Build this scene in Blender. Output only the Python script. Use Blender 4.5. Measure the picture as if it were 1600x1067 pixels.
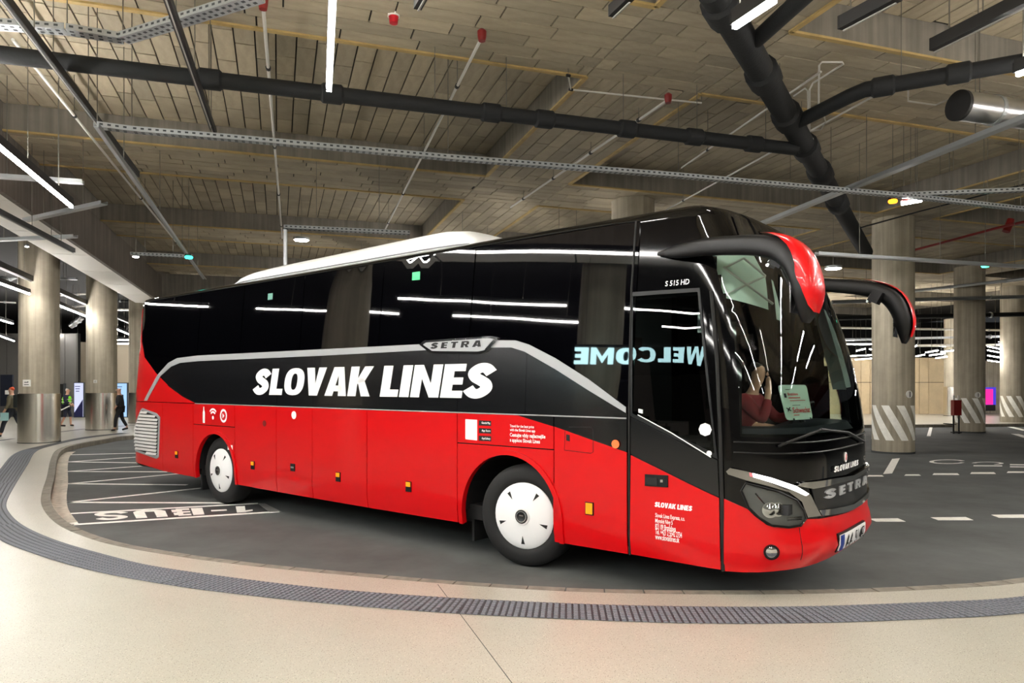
import bpy, math, random
import numpy as np
from mathutils import Vector, Matrix
from mathutils.geometry import delaunay_2d_cdt

for _o in list(bpy.data.objects):
    bpy.data.objects.remove(_o)
SC = bpy.context.scene
COL = SC.collection
random.seed(7)
rng = np.random.default_rng(7)

# ------------------------------------------------------------------ camera
CAMH, FPX, HORIZON = 1.8593, 1110.0, 601.0      # eye height, focal length and horizon of a 1600x1067 frame
cam_d = bpy.data.cameras.new('camera')
cam = bpy.data.objects.new('camera', cam_d)
COL.objects.link(cam)
cam.location = (0, 0, CAMH)
cam.rotation_euler = (math.pi / 2, 0, 0)
cam_d.sensor_width = 36
cam_d.lens = FPX / 1600 * 36
cam_d.shift_y = (HORIZON - 533.5) / 1600
cam_d.clip_end = 300
cam_d.clip_start = 0.05
SC.camera = cam

# ------------------------------------------------------------------ world, exposure
wd = bpy.data.worlds.new('world')
SC.world = wd
wd.use_nodes = True
wd.node_tree.nodes['Background'].inputs[0].default_value = (0.9, 0.95, 1, 1)
wd.node_tree.nodes['Background'].inputs[1].default_value = 0.02
SC.view_settings.view_transform = 'Standard'
SC.view_settings.look = 'None'
SC.view_settings.gamma = 1
SC.view_settings.use_curve_mapping = False
SC.view_settings.exposure = 0.77
LAMP = 88.0          # radiance of the linear lamps
try:
    SC.cycles.max_bounces = 8
    SC.cycles.caustics_reflective = False
    SC.cycles.caustics_refractive = False
    SC.cycles.sample_clamp_indirect = 6
except Exception:
    pass

# ------------------------------------------------------------------ helpers
ALPHA = math.radians(18.2)                     # the building's grid, seen from the camera's axes
CA, SA = math.cos(ALPHA), math.sin(ALPHA)
def AB(a, b, z=0.0):                            # building grid -> world
    return Vector((a * CA - b * SA, a * SA + b * CA, z))
def W(px, py, z):                               # the point of height z that was measured at a pixel
    d = FPX * (CAMH - z) / (py - HORIZON)
    return Vector(((px - 800) / FPX * d, d, z))
def WD(px, py, d):                              # the point at depth d
    return Vector(((px - 800) / FPX * d, d, CAMH - (py - HORIZON) / FPX * d))

MATS = {}
def srgb(r, g, b):
    f = lambda c: (c / 255 / 12.92) if c / 255 <= 0.04045 else ((c / 255 + 0.055) / 1.055) ** 2.4
    return (f(r), f(g), f(b), 1)
def mat(name, col, rough=0.5, metal=0.0, coat=0.0, emit=None, estr=0.0, noise=None, bump=None, spec=0.5, coords='Object'):
    """noise=(scale, amount) varies the colour, bump=(scale, strength, distance)"""
    m = bpy.data.materials.new(name)
    m.use_nodes = True
    nt = m.node_tree
    p = nt.nodes['Principled BSDF']
    p.inputs['Base Color'].default_value = col
    p.inputs['Roughness'].default_value = rough
    p.inputs['Metallic'].default_value = metal
    p.inputs['Specular IOR Level'].default_value = spec
    if coat:
        p.inputs['Coat Weight'].default_value = coat
        p.inputs['Coat Roughness'].default_value = 0.03
    if emit:
        p.inputs['Emission Color'].default_value = emit
        p.inputs['Emission Strength'].default_value = estr
    tc = nt.nodes.new('ShaderNodeTexCoord')
    if noise:
        n = nt.nodes.new('ShaderNodeTexNoise')
        n.inputs['Scale'].default_value = noise[0]
        n.inputs['Detail'].default_value = 6
        n.inputs['Roughness'].default_value = 0.65
        nt.links.new(tc.outputs[coords], n.inputs['Vector'])
        mx = nt.nodes.new('ShaderNodeMixRGB')
        mx.blend_type = 'MULTIPLY'
        cr = nt.nodes.new('ShaderNodeValToRGB')
        lo = max(0, 1 - noise[1]); hi = 1 + noise[1]
        cr.color_ramp.elements[0].position = 0.3
        cr.color_ramp.elements[1].position = 0.7
        cr.color_ramp.elements[0].color = (lo, lo, lo, 1)
        cr.color_ramp.elements[1].color = (hi, hi, hi, 1)
        nt.links.new(n.outputs['Fac'], cr.inputs[0])
        mx.inputs[0].default_value = 1
        mx.inputs[1].default_value = col
        nt.links.new(cr.outputs[0], mx.inputs[2])
        nt.links.new(mx.outputs[0], p.inputs['Base Color'])
    if bump:
        n2 = nt.nodes.new('ShaderNodeTexNoise')
        n2.inputs['Scale'].default_value = bump[0]
        n2.inputs['Detail'].default_value = 3 if bump[0] > 5 else 0
        nt.links.new(tc.outputs[coords], n2.inputs['Vector'])
        b = nt.nodes.new('ShaderNodeBump')
        b.inputs['Strength'].default_value = bump[1]
        b.inputs['Distance'].default_value = bump[2]
        nt.links.new(n2.outputs['Fac'], b.inputs['Height'])
        nt.links.new(b.outputs[0], p.inputs['Normal'])
    MATS[name] = m
    return m
def emis(name, col, strength):
    m = bpy.data.materials.new(name)
    m.use_nodes = True
    nt = m.node_tree
    nt.nodes.clear()
    e = nt.nodes.new('ShaderNodeEmission')
    e.inputs[0].default_value = col
    e.inputs[1].default_value = strength
    o = nt.nodes.new('ShaderNodeOutputMaterial')
    nt.links.new(e.outputs[0], o.inputs[0])
    MATS[name] = m
    return m
def terrazzo():
    m = mat('terrazzo', srgb(179, 175, 162), 0.30, noise=(0.35, 0.10), coords='Object')
    nt = m.node_tree
    p = nt.nodes['Principled BSDF']
    src = p.inputs['Base Color'].links[0].from_socket
    tc = [n for n in nt.nodes if n.type == 'TEX_COORD'][0]
    for sc, th, col, w in ((55, 0.20, srgb(92, 78, 62), 0.9), (46, 0.17, srgb(224, 216, 200), 0.8), (90, 0.26, srgb(146, 132, 108), 0.8)):
        v = nt.nodes.new('ShaderNodeTexVoronoi')
        v.inputs['Scale'].default_value = sc
        nt.links.new(tc.outputs['Object'], v.inputs['Vector'])
        cr = nt.nodes.new('ShaderNodeValToRGB')
        cr.color_ramp.elements[0].position = th * 0.8
        cr.color_ramp.elements[1].position = th
        cr.color_ramp.elements[0].color = (w, w, w, 1)
        cr.color_ramp.elements[1].color = (0, 0, 0, 1)
        nt.links.new(v.outputs['Distance'], cr.inputs[0])
        mx = nt.nodes.new('ShaderNodeMixRGB')
        nt.links.new(cr.outputs[0], mx.inputs[0])
        nt.links.new(src, mx.inputs[1])
        mx.inputs[2].default_value = col
        src = mx.outputs[0]
    nt.links.new(src, p.inputs['Base Color'])
    return m
def concrete(name, col, rough=0.75, wood=False):
    """cast concrete: clouds plus vertical formwork streaks"""
    m = mat(name, col, rough, noise=(1.2, 0.16), bump=(60, 0.12, 0.01))
    nt = m.node_tree
    p = nt.nodes['Principled BSDF']
    src = p.inputs['Base Color'].links[0].from_socket
    tc = [n for n in nt.nodes if n.type == 'TEX_COORD'][0]
    mp = nt.nodes.new('ShaderNodeMapping')
    mp.inputs['Scale'].default_value = (7, 7, 0.25)
    n = nt.nodes.new('ShaderNodeTexNoise')
    n.inputs['Scale'].default_value = 1.5
    n.inputs['Detail'].default_value = 5
    nt.links.new(tc.outputs['Object'], mp.inputs[0])
    nt.links.new(mp.outputs[0], n.inputs['Vector'])
    cr = nt.nodes.new('ShaderNodeValToRGB')
    cr.color_ramp.elements[0].position = 0.3
    cr.color_ramp.elements[1].position = 0.7
    cr.color_ramp.elements[0].color = (0.72, 0.72, 0.70, 1)
    cr.color_ramp.elements[1].color = (1.12, 1.12, 1.12, 1)
    nt.links.new(n.outputs['Fac'], cr.inputs[0])
    mx = nt.nodes.new('ShaderNodeMixRGB')
    mx.blend_type = 'MULTIPLY'
    mx.inputs[0].default_value = 1
    nt.links.new(src, mx.inputs[1])
    nt.links.new(cr.outputs[0], mx.inputs[2])
    nt.links.new(mx.outputs[0], p.inputs['Base Color'])
    return m
def glass(name, tint, refl=0.04, rough=0.0):
    """thin pane: tinted see-through plus a mirror-like Fresnel reflection"""
    m = bpy.data.materials.new(name)
    m.use_nodes = True
    nt = m.node_tree
    nt.nodes.clear()
    t = nt.nodes.new('ShaderNodeBsdfTransparent')
    t.inputs[0].default_value = tint
    g = nt.nodes.new('ShaderNodeBsdfGlossy')
    g.inputs['Roughness'].default_value = rough
    f = nt.nodes.new('ShaderNodeFresnel')
    f.inputs[0].default_value = 1.52
    mx = nt.nodes.new('ShaderNodeMixShader')
    o = nt.nodes.new('ShaderNodeOutputMaterial')
    nt.links.new(f.outputs[0], mx.inputs[0])
    nt.links.new(t.outputs[0], mx.inputs[1])
    nt.links.new(g.outputs[0], mx.inputs[2])
    nt.links.new(mx.outputs[0], o.inputs[0])
    MATS[name] = m
    return m

class MB:
    """collects shapes; build() links them as ONE mesh object"""
    def __init__(s):
        s.v = []; s.f = []; s.m = []
    def add(s, verts, faces, mi=0):
        o = len(s.v)
        s.v += [Vector(p) for p in verts]
        s.f += [tuple(i + o for i in f) for f in faces]
        s.m += [mi] * len(faces)
    def box(s, c, size, rot=None, mi=0):
        hx, hy, hz = size[0] / 2, size[1] / 2, size[2] / 2
        vs = [Vector((x, y, z)) for x in (-hx, hx) for y in (-hy, hy) for z in (-hz, hz)]
        if rot is not None:
            R = Matrix.Rotation(rot, 3, 'Z') if not isinstance(rot, Matrix) else rot
            vs = [R @ p for p in vs]
        c = Vector(c)
        s.add([p + c for p in vs], [(0, 1, 3, 2), (4, 6, 7, 5), (0, 4, 5, 1), (2, 3, 7, 6), (0, 2, 6, 4), (1, 5, 7, 3)], mi)
    def bar(s, p0, p1, w, h, mi=0, up=(0, 0, 1)):
        """rectangular bar between two points, w across, h along up"""
        p0, p1 = Vector(p0), Vector(p1)
        d = (p1 - p0).normalized()
        up = Vector(up)
        if abs(d.dot(up)) > 0.98:
            up = Vector((1, 0, 0))
        x = d.cross(up).normalized()
        y = x.cross(d).normalized()
        vs = []
        for p in (p0, p1):
            for sx, sy in ((-1, -1), (1, -1), (1, 1), (-1, 1)):
                vs.append(p + x * sx * w / 2 + y * sy * h / 2)
        s.add(vs, [(3, 2, 1, 0), (4, 5, 6, 7), (0, 1, 5, 4), (1, 2, 6, 5), (2, 3, 7, 6), (3, 0, 4, 7)], mi)
    def tube(s, pts, r, n=10, mi=0, cap=True):
        pts = [Vector(p) for p in pts]
        rs = r if isinstance(r, (list, tuple)) else [r] * len(pts)
        o = len(s.v)
        ref = None
        for i, p in enumerate(pts):
            d = (pts[min(i + 1, len(pts) - 1)] - pts[max(i - 1, 0)]).normalized()
            if ref is None:
                ref = Vector((0, 0, 1)) if abs(d.z) < 0.9 else Vector((1, 0, 0))
            x = d.cross(ref).normalized()
            y = x.cross(d).normalized()
            ref = y
            for k in range(n):
                a = 2 * math.pi * k / n
                s.v.append(p + (x * math.cos(a) + y * math.sin(a)) * rs[i])
        for i in range(len(pts) - 1):
            for k in range(n):
                a, b = o + i * n + k, o + i * n + (k + 1) % n
                s.f.append((a, a + n, b + n, b)); s.m.append(mi)
        if cap:
            s.f.append(tuple(o + k for k in range(n))); s.m.append(mi)
            e = o + (len(pts) - 1) * n
            s.f.append(tuple(e + n - 1 - k for k in range(n))); s.m.append(mi)
    def lathe(s, prof, M, n=32, mi=0, cap=False):
        """profile of (radius, height) about the local z axis of matrix M"""
        o = len(s.v)
        for r, h in prof:
            for k in range(n):
                a = 2 * math.pi * k / n
                s.v.append(M @ Vector((r * math.cos(a), r * math.sin(a), h)))
        for i in range(len(prof) - 1):
            for k in range(n):
                a, b = o + i * n + k, o + i * n + (k + 1) % n
                s.f.append((a, b, b + n, a + n)); s.m.append(mi)
        if cap:
            s.f.append(tuple(o + n - 1 - k for k in range(n))); s.m.append(mi)
            e = o + (len(prof) - 1) * n
            s.f.append(tuple(e + k for k in range(n))); s.m.append(mi)
    def slab(s, poly, z0, z1, mi=0):
        """flat polygon (xy) extruded from z0 to z1"""
        n = len(poly)
        area = sum(poly[i][0] * poly[(i + 1) % n][1] - poly[(i + 1) % n][0] * poly[i][1] for i in range(n))
        if area < 0:
            poly = poly[::-1]
        s.add([(p[0], p[1], z0) for p in poly] + [(p[0], p[1], z1) for p in poly],
              [tuple(range(n))[::-1], tuple(range(n, 2 * n))] + [(i, (i + 1) % n, n + (i + 1) % n, n + i) for i in range(n)], mi)
    def build(s, name, mats, parent=None, smooth=False, origin=None, local=False, angle=40):
        me = bpy.data.meshes.new(name)
        if parent is not None and not local:
            r = parent
            off = Vector(r['_o']) if '_o' in r else Vector((0, 0, 0))
        elif origin is not None:
            off = Vector(origin)
        else:
            off = Vector((0, 0, 0))
        me.from_pydata([tuple(p - off) for p in s.v], [], s.f)
        if not isinstance(mats, (list, tuple)):
            mats = [mats]
        for m in mats:
            me.materials.append(m)
        if len(mats) > 1:
            me.polygons.foreach_set('material_index', s.m)
        if smooth:
            me.polygons.foreach_set('use_smooth', [True] * len(me.polygons))
            try:
                me.set_sharp_from_angle(angle=math.radians(angle))
            except Exception:
                pass
        me.update()
        ob = bpy.data.objects.new(name, me)
        COL.objects.link(ob)
        if parent is not None:
            ob.parent = parent
            if '_o' in parent:
                ob['_o'] = parent['_o']
        elif origin is not None:
            ob.location = origin
            ob['_o'] = tuple(origin)
        return ob
def tag(o, label=None, cat=None, group=None, kind=None):
    if label: o['label'] = label
    if cat: o['category'] = cat
    if group: o['group'] = group
    if kind: o['kind'] = kind
    return o
def thing(name, label, cat, loc, group=None, rz=0.0):
    o = bpy.data.objects.new(name, None)
    COL.objects.link(o)
    o.location = loc
    o.rotation_euler = (0, 0, rz)
    o['_o'] = tuple(loc)
    o.empty_display_size = 0.1
    return tag(o, label, cat, group)

# text from Blender's built-in font as flat 2-D geometry
def text2d(s, bold=0.0, spacing=1.0, align='LEFT'):
    cu = bpy.data.curves.new('t', 'FONT')
    cu.body = s
    cu.offset = bold
    cu.space_character = spacing
    cu.resolution_u = 3
    cu.align_x = align
    ob = bpy.data.objects.new('t', cu)
    COL.objects.link(ob)
    bpy.context.view_layer.update()
    dg = bpy.context.evaluated_depsgraph_get()
    me = bpy.data.meshes.new_from_object(ob.evaluated_get(dg))
    vs = [(v.co.x, v.co.y) for v in me.vertices]
    fs = [tuple(p.vertices) for p in me.polygons]
    bpy.data.objects.remove(ob)
    bpy.data.curves.remove(cu)
    bpy.data.meshes.remove(me)
    return vs, fs
def fit01(vs, shear=0.0):
    """scale 2-D geometry to the unit square; returns coordinates and aspect"""
    vs = [(x + y * shear, y) for x, y in vs]
    x0 = min(v[0] for v in vs); x1 = max(v[0] for v in vs)
    y0 = min(v[1] for v in vs); y1 = max(v[1] for v in vs)
    return [((x - x0) / (x1 - x0), (y - y0) / (y1 - y0)) for x, y in vs], (x1 - x0) / (y1 - y0)

# heavy block capitals drawn by hand (height 1); each glyph: width, list of polygons
def _stroke(pts, hw):
    P = [Vector(p) for p in pts]
    Q = []
    for i in range(len(P) - 1):
        a, b, c, d = P[max(i - 1, 0)], P[i], P[i + 1], P[min(i + 2, len(P) - 1)]
        for k in range(5):
            t = k / 5
            Q.append(0.5 * ((2 * b) + (c - a) * t + (2 * a - 5 * b + 4 * c - d) * t * t + (3 * b - a - 3 * c + d) * t ** 3))
    Q.append(P[-1])
    L, R = [], []
    for i, q in enumerate(Q):
        d = (Q[min(i + 1, len(Q) - 1)] - Q[max(i - 1, 0)]).normalized()
        n = Vector((-d.y, d.x))
        L.append(tuple(q + n * hw)); R.append(tuple(q - n * hw))
    return [[L[i], R[i], R[i + 1], L[i + 1]] for i in range(len(Q) - 1)]
def _ring(w, h, t, tv):
    o = []; i_ = []
    for k in range(28):
        a = 2 * math.pi * k / 28
        ce, se = math.copysign(abs(math.cos(a)) ** 0.8, math.cos(a)), math.copysign(abs(math.sin(a)) ** 0.8, math.sin(a))
        o.append((w / 2 + w / 2 * ce, h / 2 + h / 2 * se))
        i_.append((w / 2 + (w / 2 - t) * ce, h / 2 + (h / 2 - tv) * se))
    return [[o[k], o[(k + 1) % 28], i_[(k + 1) % 28], i_[k]] for k in range(28)]
R_ = lambda x0, y0, x1, y1: [(x0, y0), (x1, y0), (x1, y1), (x0, y1)]
GLYPH = {
    'S': (0.66, _stroke([(0.575, 0.72), (0.45, 0.855), (0.30, 0.865), (0.165, 0.74), (0.22, 0.60), (0.36, 0.505), (0.475, 0.41), (0.50, 0.27), (0.36, 0.14), (0.20, 0.145), (0.075, 0.285)], 0.137)),
    'L': (0.52, [R_(0, 0, 0.27, 1), R_(0.27, 0, 0.52, 0.235)]),
    'O': (0.76, _ring(0.76, 1, 0.265, 0.2)),
    'V': (0.72, [[(0, 1), (0.28, 1), (0.40, 0.30), (0.36, 0), (0.20, 0)], [(0.44, 1), (0.72, 1), (0.50, 0), (0.30, 0), (0.36, 0.25)]]),
    'A': (0.74, [[(0, 0), (0.27, 0), (0.40, 0.72), (0.42, 1), (0.21, 1)], [(0.47, 0), (0.74, 0), (0.55, 1), (0.36, 1), (0.40, 0.72)], R_(0.22, 0.16, 0.54, 0.36)]),
    'K': (0.72, [R_(0, 0, 0.27, 1), [(0.27, 0.42), (0.45, 0.42), (0.72, 1), (0.44, 1), (0.27, 0.60)], [(0.25, 0.55), (0.44, 0), (0.72, 0), (0.44, 0.62), (0.32, 0.6)]]),
    'I': (0.27, [R_(0, 0, 0.27, 1)]),
    'N': (0.76, [R_(0, 0, 0.25, 1), R_(0.51, 0, 0.76, 1), [(0.25, 1), (0.25, 0.58), (0.51, 0), (0.51, 0.42)]]),
    'E': (0.54, [R_(0, 0, 0.27, 1), R_(0.27, 0, 0.54, 0.21), R_(0.27, 0.395, 0.51, 0.60), R_(0.27, 0.79, 0.54, 1)]),
    'T': (0.62, [R_(0.18, 0, 0.44, 0.78), R_(0, 0.78, 0.62, 1)]),
    'R': (0.68, [R_(0, 0, 0.25, 1), R_(0.25, 0.78, 0.56, 1), R_(0.25, 0.36, 0.56, 0.56), R_(0.44, 0.46, 0.66, 0.90), [(0.30, 0.36), (0.45, 0), (0.70, 0), (0.52, 0.38)]]),
    'B': (0.66, [R_(0, 0, 0.24, 1), R_(0.28, 0.8, 0.56, 1), R_(0.28, 0.41, 0.56, 0.59), R_(0.28, 0, 0.56, 0.2), R_(0.44, 0.56, 0.64, 0.88), R_(0.44, 0.12, 0.66, 0.44)]),
    'U': (0.66, [R_(0, 0.22, 0.23, 1), R_(0.43, 0.22, 0.66, 1), [(0, 0.22), (0.08, 0.05), (0.2, 0), (0.46, 0), (0.58, 0.05), (0.66, 0.22)]]),
    '-': (0.42, [R_(0.04, 0.42, 0.38, 0.60)]),
    '1': (0.4, [R_(0.16, 0, 0.36, 1), [(0.16, 1), (0.16, 0.74), (0.0, 0.66), (0.0, 0.84)]]),
    ' ': (0.22, []),
}
def block_text(s, gap=0.05):
    polys = []; x = 0
    for ch in s:
        w, ps = GLYPH[ch]
        polys.append([[(x + a, b) for a, b in p] for p in ps])
        x += w + gap
    return polys, x - gap          # per letter

# ------------------------------------------------------------------ materials
M_TERR = terrazzo()
M_ROAD = mat('asphalt', srgb(93, 95, 94), 0.85, spec=0.2, noise=(0.6, 0.28), bump=(150, 0.15, 0.006))
M_KERB = concrete('kerb_concrete', srgb(134, 128, 117))
M_GUTTER = concrete('gutter_concrete', srgb(205, 196, 180))
M_TACT = mat('tactile_base', srgb(58, 61, 66), 0.6)
M_RIB = mat('tactile_rib', srgb(108, 112, 120), 0.5)
M_PAINT = mat('road_paint', srgb(250, 248, 240), 0.6, noise=(9, 0.12))
M_PAINT_OLD = mat('road_paint_worn', srgb(150, 149, 144), 0.6, noise=(6, 0.2))
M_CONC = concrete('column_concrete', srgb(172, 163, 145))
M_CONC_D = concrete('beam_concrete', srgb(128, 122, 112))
M_STEEL = mat('brushed_steel', srgb(232, 228, 218), 0.24, metal=1.0, bump=(2.0, 0.04, 0.05))
M_GALV = mat('galvanised_steel', srgb(176, 180, 182), 0.42, metal=0.75)
M_DUCT = mat('duct_steel', srgb(200, 200, 200), 0.3, metal=1.0)
M_BLACK = mat('black_metal', srgb(15, 15, 17), 0.5)
M_BLACKPIPE = mat('black_lagging', srgb(13, 15, 17), 0.8, bump=(30, 0.3, 0.01))
M_WHITEPIPE = mat('white_pipe', srgb(206, 203, 196), 0.4)
M_REDPIPE = mat('red_pipe', srgb(120, 24, 22), 0.4)
M_SLOT = mat('dark_slot', srgb(58, 62, 64), 0.7)
M_ROD = mat('zinc_rod', srgb(120, 118, 110), 0.4, metal=0.6)
M_YELLOW = mat('yellow_formwork_edge', srgb(176, 150, 96), 0.7, noise=(3, 0.2))
M_SOFFIT = mat('white_soffit', srgb(245, 242, 234), 0.5)
M_DARK = mat('dark_void', srgb(26, 25, 24), 0.9)
M_LIT = emis('lamp_glow', (1.0, 0.965, 0.915, 1), LAMP)
M_LITFAR = emis('far_lamp_glow', (1.0, 0.965, 0.92, 1), LAMP * 0.4)
M_UP = emis('added_uplight', (1.0, 0.965, 0.915, 1), LAMP * 1.0)  # added glow on top of the housings, brightens the ceiling
M_UNLIT = mat('lamp_diffuser_off', srgb(150, 148, 144), 0.4)
def board_mat():
    m = mat('ceiling_board', srgb(166, 155, 134), 0.85, noise=(2.0, 0.14), bump=(45, 0.35, 0.01))
    nt = m.node_tree
    p = nt.nodes['Principled BSDF']
    src = p.inputs['Base Color'].links[0].from_socket
    oi = nt.nodes.new('ShaderNodeObjectInfo')
    ge = nt.nodes.new('ShaderNodeNewGeometry')
    ad = nt.nodes.new('ShaderNodeMath'); ad.operation = 'ADD'
    fr = nt.nodes.new('ShaderNodeMath'); fr.operation = 'FRACT'
    nt.links.new(oi.outputs['Random'], ad.inputs[0])
    nt.links.new(ge.outputs['Random Per Island'], ad.inputs[1])
    nt.links.new(ad.outputs[0], fr.inputs[0])
    cr = nt.nodes.new('ShaderNodeValToRGB')
    cr.color_ramp.elements[0].color = (0.80, 0.80, 0.80, 1)
    cr.color_ramp.elements[1].color = (1.12, 1.10, 1.06, 1)
    nt.links.new(fr.outputs[0], cr.inputs[0])
    mx = nt.nodes.new('ShaderNodeMixRGB'); mx.blend_type = 'MULTIPLY'; mx.inputs[0].default_value = 1
    nt.links.new(src, mx.inputs[1]); nt.links.new(cr.outputs[0], mx.inputs[2])
    nt.links.new(mx.outputs[0], p.inputs['Base Color'])
    return m
M_BOARD = board_mat()

# ------------------------------------------------------------------ road and platform
PZ = 0.13                                        # platform height above the road
mb = MB()
mb.add([(-60, -15, 0), (80, -15, 0), (80, 80, 0), (-60, 80, 0)], [(0, 1, 2, 3)])
tag(mb.build('floor', M_ROAD), kind='structure')

EDGE_PX = [(1600, 910.4), (1503, 918), (1440, 922), (1356, 925.3), (1222, 928.5), (1050, 928.2), (900, 924.6), (778, 918), (655, 908.7),
           (550, 899.5), (412, 886.5), (344, 878.5), (292, 871.5), (240, 863.5), (175, 851.5), (136, 840), (97.5, 824), (75, 806), (64, 786), (66, 766), (73, 744.8), (79, 718), (88, 703.4), (110, 695), (160, 686), (204.7, 680.2)]
def smooth(pts, step=0.1):
    P = [Vector((p[0], p[1])) for p in pts]
    Q = []
    for i in range(len(P) - 1):
        a, b, c, d = P[max(i - 1, 0)], P[i], P[i + 1], P[min(i + 2, len(P) - 1)]
        for k in range(12):
            t = k / 12
            Q.append(0.5 * ((2 * b) + (c - a) * t + (2 * a - 5 * b + 4 * c - d) * t * t + (3 * b - a - 3 * c + d) * t ** 3))
    Q.append(P[-1])
    out = [Q[0]]; acc = 0
    for i in range(1, len(Q)):
        seg = (Q[i] - Q[i - 1]).length
        while seg > 0 and acc + seg >= step:
            f = (step - acc) / seg
            n = Q[i - 1] + (Q[i] - Q[i - 1]) * f
            out.append(n)
            Q[i - 1] = n
            seg = (Q[i] - n).length
            acc = 0
        acc += seg
    out.append(Q[-1])
    return out
def relax(P, n):
    for _ in range(n):
        P = [P[0]] + [(P[i - 1] + P[i] * 2 + P[i + 1]) / 4 for i in range(1, len(P) - 1)] + [P[-1]]
    return P
def offset(P, d):
    out = []
    for i, p in enumerate(P):
        t = (P[min(i + 1, len(P) - 1)] - P[max(i - 1, 0)]).normalized()
        out.append(p + Vector((t.y, -t.x)) * d)   # positive = to the right of travel = road side
    return out
edge_pts = [(40, 14), (22, 11.5), (12, 9.0), (7.2, 7.25)] + [tuple(W(x, y, PZ)[:2]) for x, y in EDGE_PX] + [(-10.5, 26.0), (-5, 28), (4, 29.5), (12, 30.4), (22, 31.6), (40, 35), (58, 41)]
EDGE = relax(smooth(edge_pts, 0.11), 6)
poly = [tuple(p) for p in EDGE] + [(58, 78), (-58, 78), (-58, -14), (40, -14)]
mb = MB()
mb.slab(poly, 0.0, PZ)
platform = tag(mb.build('floor_platform', M_TERR), 'pale speckled terrazzo platform floor with raised kerb along the road', None, None, 'structure')
platform.name = 'floor.001'
# kerb stones, one by one where they can be told apart
KO = offset(EDGE, 0.125)
stones = [i for i in range(0, len(EDGE) - 3, 3)]
far_kerb = MB()
n_st = 0
for i in stones:
    a0, a1, b0, b1 = EDGE[i], EDGE[i + 3], KO[i], KO[i + 3]
    d = (a1 - a0).normalized() * 0.006
    near = (a0.y < 16 and -12 < a0.x < 9)
    m = MB() if near else far_kerb
    q = [(a0 + d), (a1 - d), (b1 - d), (b0 + d)]
    zt = PZ - 0.004 + random.uniform(-0.002, 0.002)
    m.slab([tuple(p) for p in q], 0.0, zt)
    if near:
        c = (a0 + b1) / 2
        k = m.build('kerb_stone', M_KERB)
        k.parent = platform
        n_st += 1
o = far_kerb.build('far_kerb_stones', M_KERB); o.parent = platform; o['kind'] = 'stuff'
# concrete gutter on the left bay
gi = [i for i, p in enumerate(EDGE) if p.x < -5.2 and p.y < 26.5 and p.y > 8.5]
G0 = offset(EDGE, 0.125); G1 = offset(EDGE, 0.34)
mb = MB()
for i in gi[:-1]:
    if 9.35 < EDGE[i].y < 19.5:
        mb.add([(*G0[i], 0.006), (*G0[i + 1], 0.006), (*G1[i + 1], 0.006), (*G1[i], 0.006)], [(0, 3, 2, 1)])
tag(mb.build('trim_1', M_GUTTER), kind='structure')

# tactile strip
IN_PX = [(1600, 932), (1497, 939), (1356, 945), (1222, 948.6), (1050, 947.7), (900, 943.7), (715, 935), (550, 923.4), (412, 909), (240, 885), (170, 868), (102, 849), (61, 833.5), (33, 819), (16, 803), (10, 786), (24.4, 757), (43.9, 725.3), (56, 706), (80, 697), (136, 685), (204.7, 676.6)]
OUT_PX = [(1600, 959), (1497, 965), (1356, 971.8), (1222, 975), (1050, 974.2), (900, 968.2), (719, 960), (550, 947), (412, 933.4), (285, 918), (172, 898.5), (97.5, 880), (48.7, 864), (0, 845), (-22, 825), (-35, 800), (-28, 770), (0, 733), (27, 706.5), (80, 693.2), (136, 682), (204.7, 675.0)]
I_ = relax(smooth([(12.2, 8.45), (7.4, 6.9)] + [tuple(W(x, y, PZ)[:2]) for x, y in IN_PX], 0.1), 8)
O_ = relax(smooth([(12.4, 8.1), (7.6, 6.55)] + [tuple(W(x, y, PZ)[:2]) for x, y in OUT_PX], 0.1), 8)
def resample(P, n):
    L = [0]
    for i in range(1, len(P)):
        L.append(L[-1] + (P[i] - P[i - 1]).length)
    out = []; j = 0
    for k in range(n):
        t = L[-1] * k / (n - 1)
        while j < len(P) - 2 and L[j + 1] < t:
            j += 1
        f = (t - L[j]) / max(L[j + 1] - L[j], 1e-9)
        out.append(P[j] + (P[j + 1] - P[j]) * f)
    return out, L[-1]
NS = 260
I2, li = resample(I_, NS)
def nearest(P, q):
    return min(P, key=lambda p: (p - q).length_squared)
O2 = relax([nearest(O_, q) for q in I2], 3)
mb = MB()
for i in range(NS - 1):
    mb.add([(*I2[i], PZ + .003), (*I2[i + 1], PZ + .003), (*O2[i + 1], PZ + .003), (*O2[i], PZ + .003)], [(0, 1, 2, 3)])
tact = mb.build('trim_2', M_TACT)
tag(tact, kind='structure')
# raised studs: short bars in rows
mb = MB()
for i in range(NS - 1):
    a, b = I2[i], O2[i]
    wid = (b - a).length
    seg = (I2[i + 1] - I2[i]).length
    t = (I2[i + 1] - I2[i]).normalized()
    n = (b - a).normalized()
    if a.y > 19: continue
    nl = max(1, round(seg / 0.055)); nw = max(2, round(wid / 0.055))
    for u in range(nl):
        for v in range(nw):
            c = a + (I2[i + 1] - a) * ((u + .5) / nl) + n * wid * ((v + .5) / nw)
            ht = seg / nl * 0.34; hn = wid / nw * 0.38
            q = [c - t * ht - n * hn, c + t * ht - n * hn, c + t * ht + n * hn, c - t * ht + n * hn]
            q2 = [c - t * ht * .7 - n * hn * .8, c + t * ht * .7 - n * hn * .8, c + t * ht * .7 + n * hn * .8, c - t * ht * .7 + n * hn * .8]
            mb.add([(*p, PZ + .003) for p in q] + [(*p, PZ + .009) for p in q2], [(7, 6, 5, 4), (0, 1, 5, 4), (1, 2, 6, 5), (2, 3, 7, 6), (3, 0, 4, 7)])
o = mb.build('tactile_stud_field', M_RIB); o.parent = tact; o['kind'] = 'stuff'
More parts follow.
